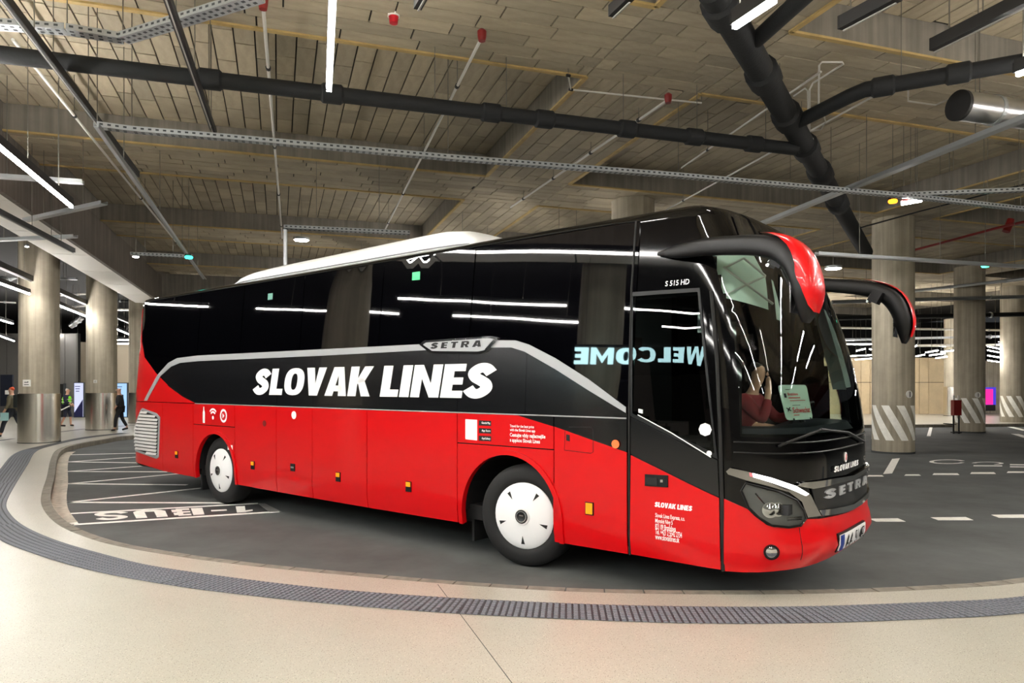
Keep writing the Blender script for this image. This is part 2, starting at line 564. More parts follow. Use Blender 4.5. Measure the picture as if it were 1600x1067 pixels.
# joint in the terrazzo
mb = MB()
J = [W(684, 913, PZ), W(800, 1067, PZ), W(900, 1200, PZ)]
mb.bar(J[0] + Vector((0, 0, .0005)), J[2] + Vector((0, 0, .0005)), 0.005, 0.001)
o = mb.build('expansion_joint', M_SLOT); o.parent = platform
# thin drain lines further back on the platform
mb = MB()
for p, q in (((-20, 691), (20, 685.5)), ((80, 676.5), (130, 670.3)), ((130, 670.3), (215, 664))):
    a, b = W(*p, PZ), W(*q, PZ)
    mb.bar(a + Vector((0, 0, .001)), b + Vector((0, 0, .001)), 0.16, 0.004)
o = mb.build('drain_line', M_TACT); o.parent = platform

# ------------------------------------------------------------------ road markings
def mark(name, px, m=M_PAINT, label=None, group=None, z=0.004):
    mb = MB()
    mb.slab([tuple(W(x, y, 0)[:2]) for x, y in px], 0.0, z)
    c = W(*px[0], 0)
    return tag(mb.build(name, m, origin=(c.x, c.y, 0)), label, 'road marking', group)
def line_mark(p, q, w, label, group=None, m=M_PAINT):
    a, b = W(*p, 0), W(*q, 0)
    mb = MB()
    d = (b - a).normalized(); n = Vector((-d.y, d.x, 0)) * w / 2
    mb.slab([(a + n)[:2], (b + n)[:2], (b - n)[:2], (a - n)[:2]], 0.0, 0.004)
    return tag(mb.build('road_line', m, origin=(a.x, a.y, 0)), label, 'road marking', group)
BAY = 'white bay lines on the left of the road'
bay_lines = [((101, 784.8), (352, 785.8), 'white straight bay line ending at the rear wheel of the coach'),
             ((101, 785.5), (320, 762), 'white slanted bay line running towards the rear wheel of the coach'),
             ((102, 755.7), (292, 757.6), 'white straight bay line, second from the numbered bay box'),
             ((102, 756.2), (285, 739.6), 'white slanted bay line, second from the numbered bay box'),
             ((102, 736.6), (262, 737.2), 'white straight bay line, third from the numbered bay box'),
             ((102, 736.9), (240, 726.8), 'white slanted bay line, third from the numbered bay box'),
             ((102, 721.5), (225, 723.2), 'white straight bay line, fourth from the numbered bay box'),
             ((102, 722), (220, 713.6), 'white slanted bay line, fourth from the numbered bay box'),
             ((103.5, 710.8), (215, 708), 'white bay line farthest back, behind the rear corner of the coach')]
for p, q, l in bay_lines:
    line_mark(p, q, 0.10, l, BAY)
box_ = thing('bay_number_box', 'white outlined bay box reading 1-BUS beside the rear wheel of the coach', 'road marking', W(110, 812, 0))
def sub_line(p, q, w, m=M_PAINT):
    a, b = W(*p, 0), W(*q, 0)
    d = (b - a).normalized(); n = Vector((-d.y, d.x, 0)) * w / 2
    mb = MB(); mb.slab([(a + n)[:2], (b + n)[:2], (b - n)[:2], (a - n)[:2]], 0.0, 0.004)
    return mb.build('outline_stripe', m, box_)
sub_line((104.6, 802.8), (403, 786.6), 0.09)
sub_line((116, 819.6), (436.5, 799.4), 0.10)
sub_line((104.6, 804), (116, 819), 0.10)
mb = MB(); mb.slab([tuple(W(x, y, 0)[:2]) for x, y in ((403, 786.6), (414, 786.8), (440, 799.6), (421, 800.4))], 0, .004)
mb.build('end_band', M_PAINT_OLD, box_)
mb = MB(); mb.slab([tuple(W(x, y, 0)[:2]) for x, y in ((105, 803), (403, 787), (421, 800), (116, 819))], 0, .001)
mb.build('dark_field', mat('bay_field', srgb(60, 60, 60), 0.6, noise=(2, 0.2)), box_)
_keep = GLYPH['S']
GLYPH['S'] = (0.66, _stroke([(0.60, 0.76), (0.47, 0.90), (0.28, 0.91), (0.11, 0.76), (0.20, 0.58), (0.36, 0.505), (0.50, 0.43), (0.56, 0.25), (0.40, 0.10), (0.18, 0.10), (0.05, 0.25)], 0.09))
polys, wtot = block_text('1-BUS', 0.13)
GLYPH['S'] = _keep
q00, q10, q01, q11 = W(394, 790.4, 0), W(145, 800.9, 0), W(395, 799.6, 0), W(152, 813.4, 0)
for letter in polys:
    if not letter: continue
    mb = MB()
    for p in letter:
        qs = []
        for x, y in p:
            f = x / wtot
            v = (q00 * (1 - f) + q10 * f) * (1 - y) + (q01 * (1 - f) + q11 * f) * y
            qs.append((v.x, v.y))
        mb.slab(qs, 0.0, 0.005)
    mb.build('painted_letter', M_PAINT, box_)
# right-hand side
rows = [((1355, 1381), (742.5, 744.5)), ((1413, 1439), (741.2, 743.3)), ((1457, 1499), (739.6, 742)), ((1516, 1556), (737.8, 740.4)), ((1573, 1606), (736.6, 738.8))]
nm = ['nearest the front of the coach', 'second from the coach', 'third from the coach', 'fourth from the coach', 'fifth from the coach']
for k, ((x0, x1), (y0, y1)) in enumerate(rows):
    mark('road_dash', [(x0 + 2, y0), (x1 - 3, y0), (x1, y1), (x0, y1)], label='white road dash in the far row, ' + nm[k], group='far row of road dashes')
rows = [(1357, 1415, 810.5, 815), (1454, 1521, 808.5, 812.8), (1549, 1612, 804.5, 809)]
for k, (x0, x1, y0, y1) in enumerate(rows):
    mark('road_dash', [(x0, y0), (x1 - 12, y0 - .5), (x1, y1), (x0 + 12, y1)], label='white road dash in the near row, ' + nm[k], group='near row of road dashes')
mark('road_stripe', [(1380, 740.6), (1394, 717), (1406, 716), (1394, 739.6)], label='white slanted stripe between the far dashes and the striped column')
mark('road_stripe', [(1448, 681.5), (1453.5, 663.5), (1458, 663.5), (1454, 681.5)], label='short white stripe right of the striped column, far back')
line_mark((1579, 667), (1604, 673), 0.25, 'white line at the right edge beyond the third column', 'edge lines far right')
line_mark((1586, 678), (1606, 684), 0.25, 'white line at the right edge in front of the third column', 'edge lines far right')
tx = thing('bay_code', 'white bay code reading C2 painted on the road right of the coach', 'road marking', W(1480, 725, 0))
def arc_strip(cx, cy, rx, ry, a0, a1, w, n=14):
    vs = []; fs = []
    for k in range(n + 1):
        a = math.radians(a0 + (a1 - a0) * k / n)
        for s in (-1, 1):
            p = W(cx + (rx + s * w) * math.cos(a), cy + (ry + s * w * ry / rx) * math.sin(a), 0)
            vs.append((p.x, p.y, 0.004))
    for k in range(n):
        fs.append((2 * k, 2 * k + 1, 2 * k + 3, 2 * k + 2))
    return vs, fs
mb = MB(); mb.add(*arc_strip(1481, 721.5, 26, 3.0, -25, -335, 3.4)); mb.build('painted_letter', M_PAINT, tx)
mb = MB(); mb.add(*arc_strip(1543, 724, 22, 2.0, -170, 60, 3.4))
mb.slab([tuple(W(x, y, 0)[:2]) for x, y in ((1521, 727), (1566, 727.2), (1566, 728.6), (1521, 728.4))], 0, .004)
mb.build('painted_letter', M_PAINT, tx)
mb = MB()
mb.slab([tuple(W(x, y, 0)[:2]) for x, y in ((1578, 725.2), (1610, 725.6), (1610, 727), (1578, 726.6))], 0, .004)
mb.slab([tuple(W(x, y, 0)[:2]) for x, y in ((1578, 728.6), (1610, 729), (1610, 730.4), (1578, 730))], 0, .004)
mb.build('painted_letter', M_PAINT, tx)

# ------------------------------------------------------------------ coffered ceiling
ZC, ZT = 6.40, 6.87
A_C = [(-4.66, 4.30), (6.25, 15.0), (17.0, 25.7), (27.7, 36.4)]
B_C = [(-5.0, 0.25), (2.30, 7.55), (9.60, 14.85), (16.9, 22.15), (24.2, 29.45), (31.5, 36.75), (38.8, 44.0), (46.1, 51.4)]
A_MIN, A_MAX, B_MIN, B_MAX = -4.66, 45.0, -14.0, 62.0
mb = MB()
def quad(pts, mi=0):
    mb.add(pts, [(0, 1, 2, 3)], mi)
acuts = sorted({A_MIN, A_MAX, *[x for r in A_C for x in r]})
bcuts = sorted({B_MIN, B_MAX, *[x for r in B_C for x in r]})
low = []
for i in range(len(acuts) - 1):
    for j in range(len(bcuts) - 1):
        r = (acuts[i], acuts[i + 1], bcuts[j], bcuts[j + 1])
        inc = any(abs(r[0] - a[0]) < .01 for a in A_C) and any(abs(r[2] - b[0]) < .01 for b in B_C)
        z = ZT if inc else ZC
        quad([AB(r[0], r[2], z + .03), AB(r[0], r[3], z + .03), AB(r[1], r[3], z + .03), AB(r[1], r[2], z + .03)], 0)
        if inc:
            a0, a1, b0, b1 = r
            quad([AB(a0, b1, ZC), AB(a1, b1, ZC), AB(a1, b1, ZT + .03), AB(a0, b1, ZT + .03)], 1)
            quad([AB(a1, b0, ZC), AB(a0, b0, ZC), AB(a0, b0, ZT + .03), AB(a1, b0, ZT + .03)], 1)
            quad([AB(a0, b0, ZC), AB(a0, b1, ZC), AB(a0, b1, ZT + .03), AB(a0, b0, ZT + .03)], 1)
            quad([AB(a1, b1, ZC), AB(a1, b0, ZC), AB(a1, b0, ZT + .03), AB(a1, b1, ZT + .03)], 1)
        else:
            low.append(r)
M_BACK = mat('ceiling_backing', srgb(40, 36, 31), 0.9)
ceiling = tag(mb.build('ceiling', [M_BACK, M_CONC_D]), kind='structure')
def ceil_z(x, y):
    a, b = x * CA + y * SA, -x * SA + y * CA
    if any(p < a < q for p, q in A_C) and any(p < b < q for p, q in B_C):
        return ZT
    return ZC
boards = []
def lay(a0, a1, b0, b1, z, along):
    w, ln, g = 0.29, 1.02, 0.022
    L0, L1, W0, W1 = (a0, a1, b0, b1) if along == 'a' else (b0, b1, a0, a1)
    nrow = max(1, round((W1 - W0) / w)); rw = (W1 - W0) / nrow
    for r in range(nrow):
        x = L0 - random.uniform(0, ln)
        while x < L1:
            s, e = max(x, L0), min(x + ln * random.choice((1, 1, 1, .66)), L1)
            x = x + ln if e >= x + ln - .01 or e == L1 else e
            if e - s < 0.06: continue
            c = ((s + e) / 2, W0 + (r + .5) * rw)
            size = (e - s - g, rw - g)
            p = AB(*(c if along == 'a' else c[::-1]), z)
            boards.append((p, size, along))
for r in low:
    if r[2] > 34 or r[0] > 34: continue
    lay(r[0], r[1], r[2], r[3], ZC, 'a' if (r[1] - r[0] > 3 or r[3] - r[2] < 3) else 'b')
for a in A_C:
    for b in B_C:
        if b[0] < 34 and a[0] < 34:
            lay(a[0] + .01, a[1] - .01, b[0] + .01, b[1] - .01, ZT, 'b')
def inview(p):
    if p.y < 1: return 0
    x = 800 + FPX * p.x / p.y; y = HORIZON + FPX * (CAMH - p.z) / p.y
    if not (-40 < x < 1640 and -30 < y < 470): return 0
    return FPX / p.y
boards = [(inview(p), p, s, al) for p, s, al in boards]
boards.sort(key=lambda t: (-t[0], t[1].x))
seen = [t for t in boards if t[0] > 0]
# the 300 that show largest are boards of their own, the rest one part
bm_unit = MB(); bm_unit.box((0, 0, 0), (1, 1, .028))
bme = bpy.data.meshes.new('ceiling_board')
bme.from_pydata([tuple(v) for v in bm_unit.v], [], bm_unit.f)
bme.materials.append(M_BOARD)
for sc_, p, s, al in seen[:300]:
    o = bpy.data.objects.new('ceiling_board', bme)
    COL.objects.link(o)
    o.parent = ceiling
    o.location = p + Vector((0, 0, random.uniform(-.004, .004) + .012))
    o.rotation_euler = (0, 0, ALPHA + (0 if al == 'a' else math.pi / 2))
    o.scale = (s[0], s[1], 1)
mb2 = MB()
for sc_, p, s, al in seen[300:] + [t for t in boards if t[0] == 0 and t[1].y > -8]:
    mb2.box(p + Vector((0, 0, random.uniform(-.004, .004) + .012)), (s[0], s[1], .028), ALPHA + (0 if al == 'a' else math.pi / 2))
o = mb2.build('far_ceiling_boards', M_BOARD); o.parent = ceiling; o['kind'] = 'stuff'
# bare formwork edges of the coffers
for a in A_C[:3]:
    for b in B_C[1:5]:
        for p, q in (((a[0], b[0]), (a[1], b[0])), ((a[1], b[0]), (a[1], b[1])), ((a[0], b[1]), (a[1], b[1])), ((a[0], b[0]), (a[0], b[1]))):
            if p[0] == q[0] == A_C[0][0]: continue
            m = MB()
            m.bar(AB(*p, ZC - .012), AB(*q, ZC - .012), 0.075, 0.03)
            o = m.build('edge_strip', M_YELLOW); o.parent = ceiling
# left: fascia, white soffit panels, dark hall beyond
mb = MB()
mb.bar(AB(-4.71, -14, 5.87), AB(-4.71, 33, 5.87), 0.1, 1.16)
tag(mb.build('trim_3', concrete('fascia_concrete', srgb(112, 104, 96))), kind='structure')
sof = None
mb = MB(); mb.bar(AB(-5.2, -14, 5.40), AB(-5.2, 32.6, 5.40), 0.94, 0.1)
sof = tag(mb.build('trim_4', M_BLACK), kind='structure')
b = -13.9
while b < 32:
    m = MB(); m.bar(AB(-5.22, b, 5.325), AB(-5.22, b + 2.90, 5.325), 0.96, 0.05)
    o = m.build('soffit_panel', M_SOFFIT); o.parent = sof
    b += 2.95
mb = MB()
mb.add([AB(-4.7, -14, 6.5), AB(-4.7, 62, 6.5), AB(-45, 62, 6.5), AB(-45, -14, 6.5)], [(0, 1, 2, 3)])
tag(mb.build('ceiling_left', M_DARK), kind='structure').name = 'ceiling.001'
mb = MB()
mb.bar(AB(-5.0, 33.2, 5.7), AB(5.5, 33.2, 5.7), 0.3, 1.7)
tag(mb.build('wall_beam', M_CONC_D), kind='structure').name = 'trim_5'
# outer walls, far away and behind the camera
mb = MB()
for p, q in (((-58, 62), (80, 62)), ((80, 62), (80, -14)), ((-58, -14), (-58, 62))):
    mb.bar((p[0], p[1], 3.6), (q[0], q[1], 3.6), 0.3, 7.4)
tag(mb.build('wall_outer', mat('outer_wall', srgb(46, 44, 42), 0.9)), kind='structure').name = 'wall_far'
mb = MB(); mb.bar((-58, -14, 3.6), (80, -14, 3.6), 0.3, 7.4)
tag(mb.build('wall_back', mat('hall_wall', srgb(150, 146, 138), 0.8)), kind='structure')

# ------------------------------------------------------------------ columns
def column(x, y, z0, z1, r, label, steel=None, stripes=None, group=None):
    t = thing('column', label, 'column', (x, y, z0), group)
    M = Matrix.Translation((x, y, 0))
    m = MB(); m.lathe([(r, z0), (r, z1)], M, 64, cap=True)
    m.build('shaft', M_CONC, t, smooth=True)
    if steel:
        m = MB(); m.lathe([(r, z0 + .004), (r + .025, z0 + .004), (r + .025, steel - .005), (r, steel)], M, 48)
        m.build('steel_cladding', M_STEEL, t, smooth=True)
        m = MB(); m.lathe([(r + .03, z0), (r + .03, z0 + .02), (r, z0 + .02)], M, 48)
        m.build('base_ring', M_SLOT, t)
    if stripes:
        zlo, zhi = stripes
        face = math.atan2(-y, -x)
        for k in range(-5, 6):
            vs = []; fs = []
            n = 12
            for j in range(n + 1):
                f = j / n
                z = zhi + (zlo - zhi) * f
                a0 = k * 0.375 + 0.50 * f
                for w in (0, 0.05, 0.10, 0.15, 0.20):
                    th_ = face + (a0 + w) / r + 0.15
                    vs.append((x + (r + .005) * math.cos(th_), y + (r + .004) * math.sin(th_), z))
            for j in range(n):
                for q in range(4):
                    fs.append((5 * j + q, 5 * j + 5 + q, 5 * j + 6 + q, 5 * j + 1 + q))
            a_mid = (k * 0.375 + .35) / r
            if abs(a_mid) < 2.2:
                m = MB(); m.add(vs, fs); m.build('hazard_stripe', M_PAINT, t)
        m = MB(); m.lathe([(r + .012, z0), (r + .012, z0 + .05)], M, 40); m.build('base_ring', M_SLOT, t)
    return t
M_SIGN = mat('sign_white', srgb(236, 234, 228), 0.5)
M_INK = mat('sign_ink', srgb(40, 42, 44), 0.6)
def column_plate(x, y, r, px, py, w, h, label, txt=None, round_=False, bar=True):
    """small sign on the round shaft, facing the viewer"""
    d = math.hypot(x, y)
    # where the line of sight through px meets the shaft
    ux, uy = (px - 800) / FPX, 1.0
    L = math.hypot(ux, uy); ux, uy = ux / L, uy / L
    bq = x * ux + y * uy; cq = x * x + y * y - (r + .012) ** 2
    t = bq - math.sqrt(max(bq * bq - cq, 0))
    p = Vector((ux * t, uy * t, 0)); p.z = CAMH - (py - HORIZON) / FPX * p.y
    nrm = Vector((p.x - x, p.y - y, 0)).normalized()
    tx = Vector((-nrm.y, nrm.x, 0))
    if tx.x < 0: tx = -tx
    o = thing('column_sign', label, 'sign', tuple(p))
    R = Matrix((tx, nrm, Vector((0, 0, 1)))).transposed()
    m = MB()
    if round_:
        M = Matrix.Translation(p) @ Matrix((tx, Vector((0, 0, 1)), nrm)).transposed().to_4x4()
        m.lathe([(w / 2, -.02), (w / 2, .006)], M, 24, cap=True)
    else:
        m.box(p, (w, .035, h), R)
    m.build('plate', M_SIGN, o)
    m = MB()
    if txt:
        vs, fs = text2d(txt, .03)
        vs, asp = fit01(vs)
        hh = h * .55; ww = min(hh * asp, w * .75)
        m.add([p + tx * ((a - .5) * ww) + Vector((0, 0, (b - .5) * hh)) + nrm * .0215 for a, b in vs], fs)
    else:
        for k, (cx, cz, sw, sh) in enumerate(((0, -.22, .62, .1), (-.08, .12, .4, .12), (.2, .16, .1, .2))):
            m.box(p + tx * cx * w + Vector((0, 0, cz * h)) + nrm * .018, (sw * w, .008, sh * h), R)
    m.build('print', M_INK, o)
    return o
RC = 0.525
c1 = WD(51, 692, 21.1); c2 = WD(152, 672, 27.1); c3 = WD(216, 661, 32.0)
column(c1.x, c1.y + .3, PZ, 6.5, RC, 'leftmost steel-clad round concrete column, nearest the camera, with a square sign', steel=1.60)
column(c2.x, c2.y + .3, PZ, 6.5, RC, 'second steel-clad round concrete column from the left, beside the person in the green vest', steel=1.55)
column(c3.x, c3.y + .3, PZ, 6.5, RC, 'third steel-clad round concrete column, half hidden by the rear corner of the coach', steel=1.5)
column_plate(c1.x, c1.y + .3, RC, 42, 598.5, .22, .20, 'white rectangular no-smoking style sign on the leftmost column')
column_plate(c2.x, c2.y + .3, RC, 149, 596, .12, .12, 'tiny white square sign on the second column from the left')
r1 = Vector((10.46, 19.5, 0)); r2 = Vector((17.9, 27.8, 0)); r3 = Vector((23.3, 33.0, 0))
column(r1.x, r1.y, 0, 6.45, RC, 'nearest striped round concrete column, right of the coach', stripes=(.36, 1.30))
column(r2.x, r2.y, 0, 6.45, RC, 'second striped round concrete column, behind the red hydrant box', stripes=(.38, 1.34))
column(r3.x, r3.y, 0, 6.45, RC, 'striped round concrete column at the right edge of the view', stripes=(.38, 1.34))
column_plate(r1.x, r1.y, RC, 1421, 616, .20, .26, 'white round number 1 sign on the nearest striped column', '1', True)
column_plate(r2.x, r2.y, RC, 1528, 617, .22, .24, 'grey round number sign on the second striped column', '1', True)
cm = WD(989, 315, 17.6)
column(cm.x, cm.y, 0, 6.45, RC, 'plain round concrete column whose top shows above the coach roof')
cw = WD(1488.5, 640, 39.5)
column(cw.x, cw.y, PZ, 5.5, .42, 'pale round column with bright steel base in front of the timber wall', steel=1.75)

# ------------------------------------------------------------------ far walls
M_WOOD = mat('light_timber', srgb(196, 176, 142), 0.6, noise=(1.5, 0.12))
M_METALW = mat('grey_metal_cladding', srgb(116, 114, 110), 0.5, metal=0.3)
def panel_wall(name, p0, p1, z0, z1, widths, m, split=None, pname='wood_panel', depth=.05):
    """wall with its panels standing proud one by one"""
    p0, p1 = Vector((p0[0], p0[1], 0)), Vector((p1[0], p1[1], 0))
    d = (p1 - p0).normalized(); L = (p1 - p0).length
    n = Vector((d.y, -d.x, 0))
    mb = MB(); mb.bar(p0 + Vector((0, 0, (z0 + z1) / 2)) - n * .12, p1 + Vector((0, 0, (z0 + z1) / 2)) - n * .12, .2, z1 - z0)
    w = tag(mb.build(name, M_DARK), kind='structure')
    x = 0; k = 0
    while x < L - .05:
        ww = min(widths[k % len(widths)], L - x)
        zs = [(z0, z1)] if not split else [(z0, split - .015), (split + .015, z1)]
        for a, b in zs:
            m_ = MB(); m_.bar(p0 + d * (x + .012) + Vector((0, 0, (a + b) / 2)) + n * depth / 2, p0 + d * (x + ww - .012) + Vector((0, 0, (a + b) / 2)) + n * depth / 2, depth, b - a)
            o = m_.build(pname, m); o.parent = w
        x += ww; k += 1
    return w
a_, b_ = Vector((-11.5, 42.0, 0)), WD(1484, 600, 42.0)
panel_wall('wall_right', a_, b_, PZ, 3.45, [1.05, .55, 1.05, .8], M_WOOD, split=2.0)
a_, b_ = WD(1536, 600, 43.0), WD(1640, 600, 43.0)
panel_wall('wall_right_end', a_, b_, PZ, 3.3, [2.0], M_CONC, pname='wall_panel')
bpy.data.objects['wall_right_end'].name = 'wall_right.001'
a_, b_ = WD(-260, 600, 38.0), WD(122, 600, 38.0)
panel_wall('wall_left', a_, b_, PZ, 4.6, [.62], M_METALW, pname='metal_panel')
a_, b_ = WD(122, 600, 39.0), WD(300, 600, 39.0)
panel_wall('wall_left', a_, b_, PZ, 4.2, [1.6], mat('pale_cladding', srgb(170, 158, 138), 0.5), pname='wall_panel')
# niche door with a steel handle in the timber wall
t = thing('door', 'narrow dark door with a small steel handle in the timber wall', 'door', WD(1369, 643, 41.9))
m = MB(); m.box(WD(1369, 624, 41.88), (.33, .08, 1.5)); m.build('leaf', M_DARK, t)
m = MB(); m.box(WD(1369, 627, 41.80), (.30, .06, .05)); m.build('handle', M_GALV, t)
# dark doorway and display boards on the left
t = thing('door', 'dark open doorway in the grey metal wall between the left columns', 'door', WD(94, 654, 37.8))
m = MB(); m.box(WD(93.5, 627, 37.82), (.48, .12, 1.85)); m.build('leaf', M_DARK, t)
m = MB()
for dx in (-7.6, 7.6): m.box(WD(93.5 + dx, 627, 37.80), (.05, .16, 1.9))
m.build('frame', M_SLOT, t)
M_NAVY = mat('poster_navy', srgb(30, 34, 84), 0.4)
M_LILAC = emis('poster_lit', srgb(186, 190, 222), 0.9)
M_SKYB = emis('poster_light_blue', srgb(150, 185, 225), 0.9)
def board(x0, x1, y0, y1, d, label, slash):
    c = WD((x0 + x1) / 2, (y0 + y1) / 2, d)
    w = (x1 - x0) / FPX * d; h = (y1 - y0) / FPX * d
    t = thing('display_board', label, 'display board', (c.x, c.y, c.z - h / 2))
    m = MB(); m.box(c + Vector((0, .05, 0)), (w + .08, .1, h + .08)); m.build('frame', M_SLOT, t)
    m = MB(); m.box(c + Vector((0, -.01, 0)), (w, .03, h)); m.build('screen', M_LILAC if slash else M_SKYB, t)
    m = MB()
    X, Z, Y = c.x - w / 2, c.z - h / 2, c.y - .03
    if slash:
        m.add([(X, Y, Z), (X + w, Y, Z), (X + w, Y, Z + h * .52), (X, Y, Z + h * .12)], [(0, 1, 2, 3)])
    else:
        m.add([(X, Y, Z), (X + w * .55, Y, Z), (X + w * .30, Y, Z + h * .35), (X, Y, Z + h * .2)], [(0, 1, 2, 3)])
    m.build('print', M_NAVY, t)
    m = MB()
    for k in range(3):
        m.box((c.x - w * .1, Y - .005, c.z + h * (.40 - .07 * k)), (w * (.6 - .1 * k), .01, h * .02))
    m.build('heading_lines', M_NAVY, t)
    return t
board(116.5, 130, 598.5, 651, 36, 'lilac display board with a navy slanted corner, behind the person in the green vest', True)
board(175.5, 198, 599, 651, 36, 'light blue lit display board behind the person in black', False)
t = thing('display_board', 'dark navy poster with a pale square at the left edge, behind the leftmost person', 'display board', WD(10, 630, 34))
m = MB(); m.box(WD(11, 610, 34), (.58, .1, 1.5)); m.build('panel', mat('poster_dark', srgb(26, 32, 46), .5), t)
m = MB(); m.box(WD(11.5, 613, 33.93), (.2, .04, .2)); m.build('print', M_SIGN, t)
# digital screen on the right, lit
t = thing('digital_screen', 'upright digital screen glowing pink with a blue edge, at the far right', 'screen', WD(1547, 641, 41.5))
m = MB(); m.box(WD(1547, 637, 41.5), (.5, .2, .35)); m.build('stand', M_BLACK, t)
m = MB(); m.box(WD(1547, 619, 41.5), (.62, .1, 1.05)); m.build('case', emis('screen_edge', srgb(70, 60, 190), 0.8), t)
m = MB(); m.box(WD(1545.5, 620, 41.4), (.42, .04, .9)); m.build('screen', emis('screen_pink', srgb(240, 40, 130), 1.1), t)
# red hydrant box on its stand
t = thing('hydrant_box', 'dark red hydrant cabinet on two thin legs beside the second striped column', 'cabinet', WD(1494, 677, 27))
m = MB(); m.box(WD(1494, 637, 27), (.29, .2, .58)); m.build('cabinet', M_REDPIPE, t)
for dx in (-4.2, 4.2):
    m = MB(); m.box(WD(1494 + dx, 662, 27), (.04, .05, .78)); m.build('leg', M_BLACK, t)
m = MB(); m.box(WD(1494, 675.5, 27), (.3, .2, .04)); m.build('foot_bar', M_BLACK, t)
m = MB(); m.bar(WD(1494, 663, 26.95), WD(1474, 661.5, 26.95), .03, .03); m.build('barrier_arm', M_BLACK, t)
for dx in (-3.5, 3.5):
    m = MB(); m.box(WD(1494 + dx, 622, 27), (.05, .05, .2)); m.build('supply_pipe', M_WHITEPIPE, t)

# ------------------------------------------------------------------ lamps, pipes, trays
def rods(t, pts, r=.006):
    for p in pts:
        p = Vector(p)
        z1 = ceil_z(p.x, p.y) + .03 if p.x * CA + p.y * SA > -4.66 else 6.5
        m = MB(); m.tube([p, (p.x, p.y, z1)], r, 5); m.build('hanger_rod', M_ROD, t)
def lamp(p, q, z, lit, label, group=None, w=.062, h=.09, z2=None, nrods=3, up=True):
    a, b = (W(*p, z), W(*q, z if z2 is None else z2)) if len(p) == 2 else (Vector(p), Vector(q))
    t = thing('linear_lamp', label, 'lamp', tuple(a), group)
    m = MB(); m.bar(a, b, w, h); m.build('housing', M_BLACK, t)
    d = (b - a).normalized() * .01
    m = MB(); m.bar(a + d - Vector((0, 0, h / 2 + .018)), b - d - Vector((0, 0, h / 2 + .018)), w * (.72 if lit else .22), .04 if lit else .01)
    m.build('diffuser', (M_LITFAR if lit == 2 else M_LIT) if lit else M_UNLIT, t)
    if lit and up:  # added upward glow for the ceiling, with added lips hiding it from below
        n_ = d.cross(Vector((0, 0, 1))).normalized() * w * .46
        m = MB(); m.bar(a + n_ + Vector((0, 0, h / 2 + .015)), b + n_ + Vector((0, 0, h / 2 + .015)), .005, .035); m.bar(a - n_ + Vector((0, 0, h / 2 + .015)), b - n_ + Vector((0, 0, h / 2 + .015)), .005, .035); m.build('added_shade_lip', M_BLACK, t)
        m = MB(); m.bar(a + d + Vector((0, 0, h / 2 + .004)), b - d + Vector((0, 0, h / 2 + .004)), w * .72, .008); m.build('added_uplight_strip', M_UP, t)
    for s in (a, b):
        m = MB(); m.box(s, (w * 1.02, .02, h * 1.02), ALPHA); m.build('end_cap', M_BLACK, t)
    rods(t, [a + (b - a) * ((k + .5) / nrods) + Vector((0, 0, h / 2)) for k in range(nrods)])
    return t
lamp((521, -40), (514, 131), 4.9, 1, 'lit linear lamp hanging at the top centre, its end below the black pipe')
lamp((-60, 172), (112, 317), 4.9, 1, 'lit linear lamp at the left edge in front of the concrete fascia')
lamp((-40, 310), (115, 391), 4.8, 0, 'unlit black linear lamp at the left edge below the white soffit')
lamp((256, -20), (335, 208), 5.42, 0, 'unlit black linear lamp between the two top left cable trays')
lamp((-8, -24), (215, 272), 5.42, 0, 'long unlit black linear lamp crossing the top left corner')
lamp((1212, -14), (1146, 31), 4.9, 1, 'short lit linear lamp beside the big black pipe at the top right')
lamp((1402, -10), (1316, 36), 5.0, 0, 'unlit black linear lamp, the left one of two at the top right', w=.085, h=.11)
lamp((1625, -14), (1459, 70), 5.0, 0, 'unlit black linear lamp, the right one of two at the top right', w=.085, h=.11)
lamp((1660, 82), (1587, 107), 4.9, 1, 'lit linear lamp end at the right edge below the black branch pipe')
lamp((668, -22), (653, 5), 4.8, 0, 'stub of an unlit black lamp at the top edge, right of the lit one')
lamp((985, -10), (957, 17), 4.8, 0, 'stub of an unlit black lamp at the top edge near the ceiling corner')
# rows on the left that end at the columns
lamp((-40, 424), (46, 456), 4.56, 1, 'lit linear lamp ending in front of the leftmost column', nrods=2)
lamp((83, 470.5), (151, 498.5), 4.56, 1, 'lit linear lamp between the first and second left columns', nrods=2)
lamp((176, 509.5), (205, 522), 4.56, 1, 'lit linear lamp between the second and third left columns', nrods=2)
lamp((-30, 488), (20, 503.5), 4.56, 2, 'lit linear lamp of the back row left of the leftmost column', nrods=2)
lamp((80, 518), (132, 537), 4.56, 2, 'lit linear lamp of the back row seen between the left columns', nrods=2)
lamp((-40, 508), (22, 531), 4.2, 2, 'lit linear lamp of the third row at the left edge', nrods=2)
lamp((-40, 396), (214, 508), 4.98, 0, 'long black unlit trunking crossing in front of the left columns', w=.12, h=.16)
# behind the camera: the lamp rows of the platform go on (seen mirrored in the coach), plus unseen lamps added for light
k = 0
for a, b0 in ((-3.2, -9.5), (-3.2, -4.6), (-3.2, .3), (-3.25, 4.85), (.55, -10.2), (.55, -5.3), (.55, -.6), (4.6, -9.8), (4.6, -4.9), (12.5, -4), (12.5, 1.5), (15.5, 3), (8.6, -8.2), (8.6, -3.2), (8.6, 1.6), (-8.3, -8.0), (-8.3, -3.0), (-8.3, 2), (-8.3, 7), (-10.5, 0), (-10.5, 6), (-10.5, 12), (-10.5, 18)):
    lamp(tuple(AB(a, b0, 4.9)), tuple(AB(a, b0 + 4.4, 4.9)), 4.9, 1, 'unseen lit linear lamp among the platform rows and the lamps added for light', 'platform lamps outside the picture', nrods=2, up=(a < 12))
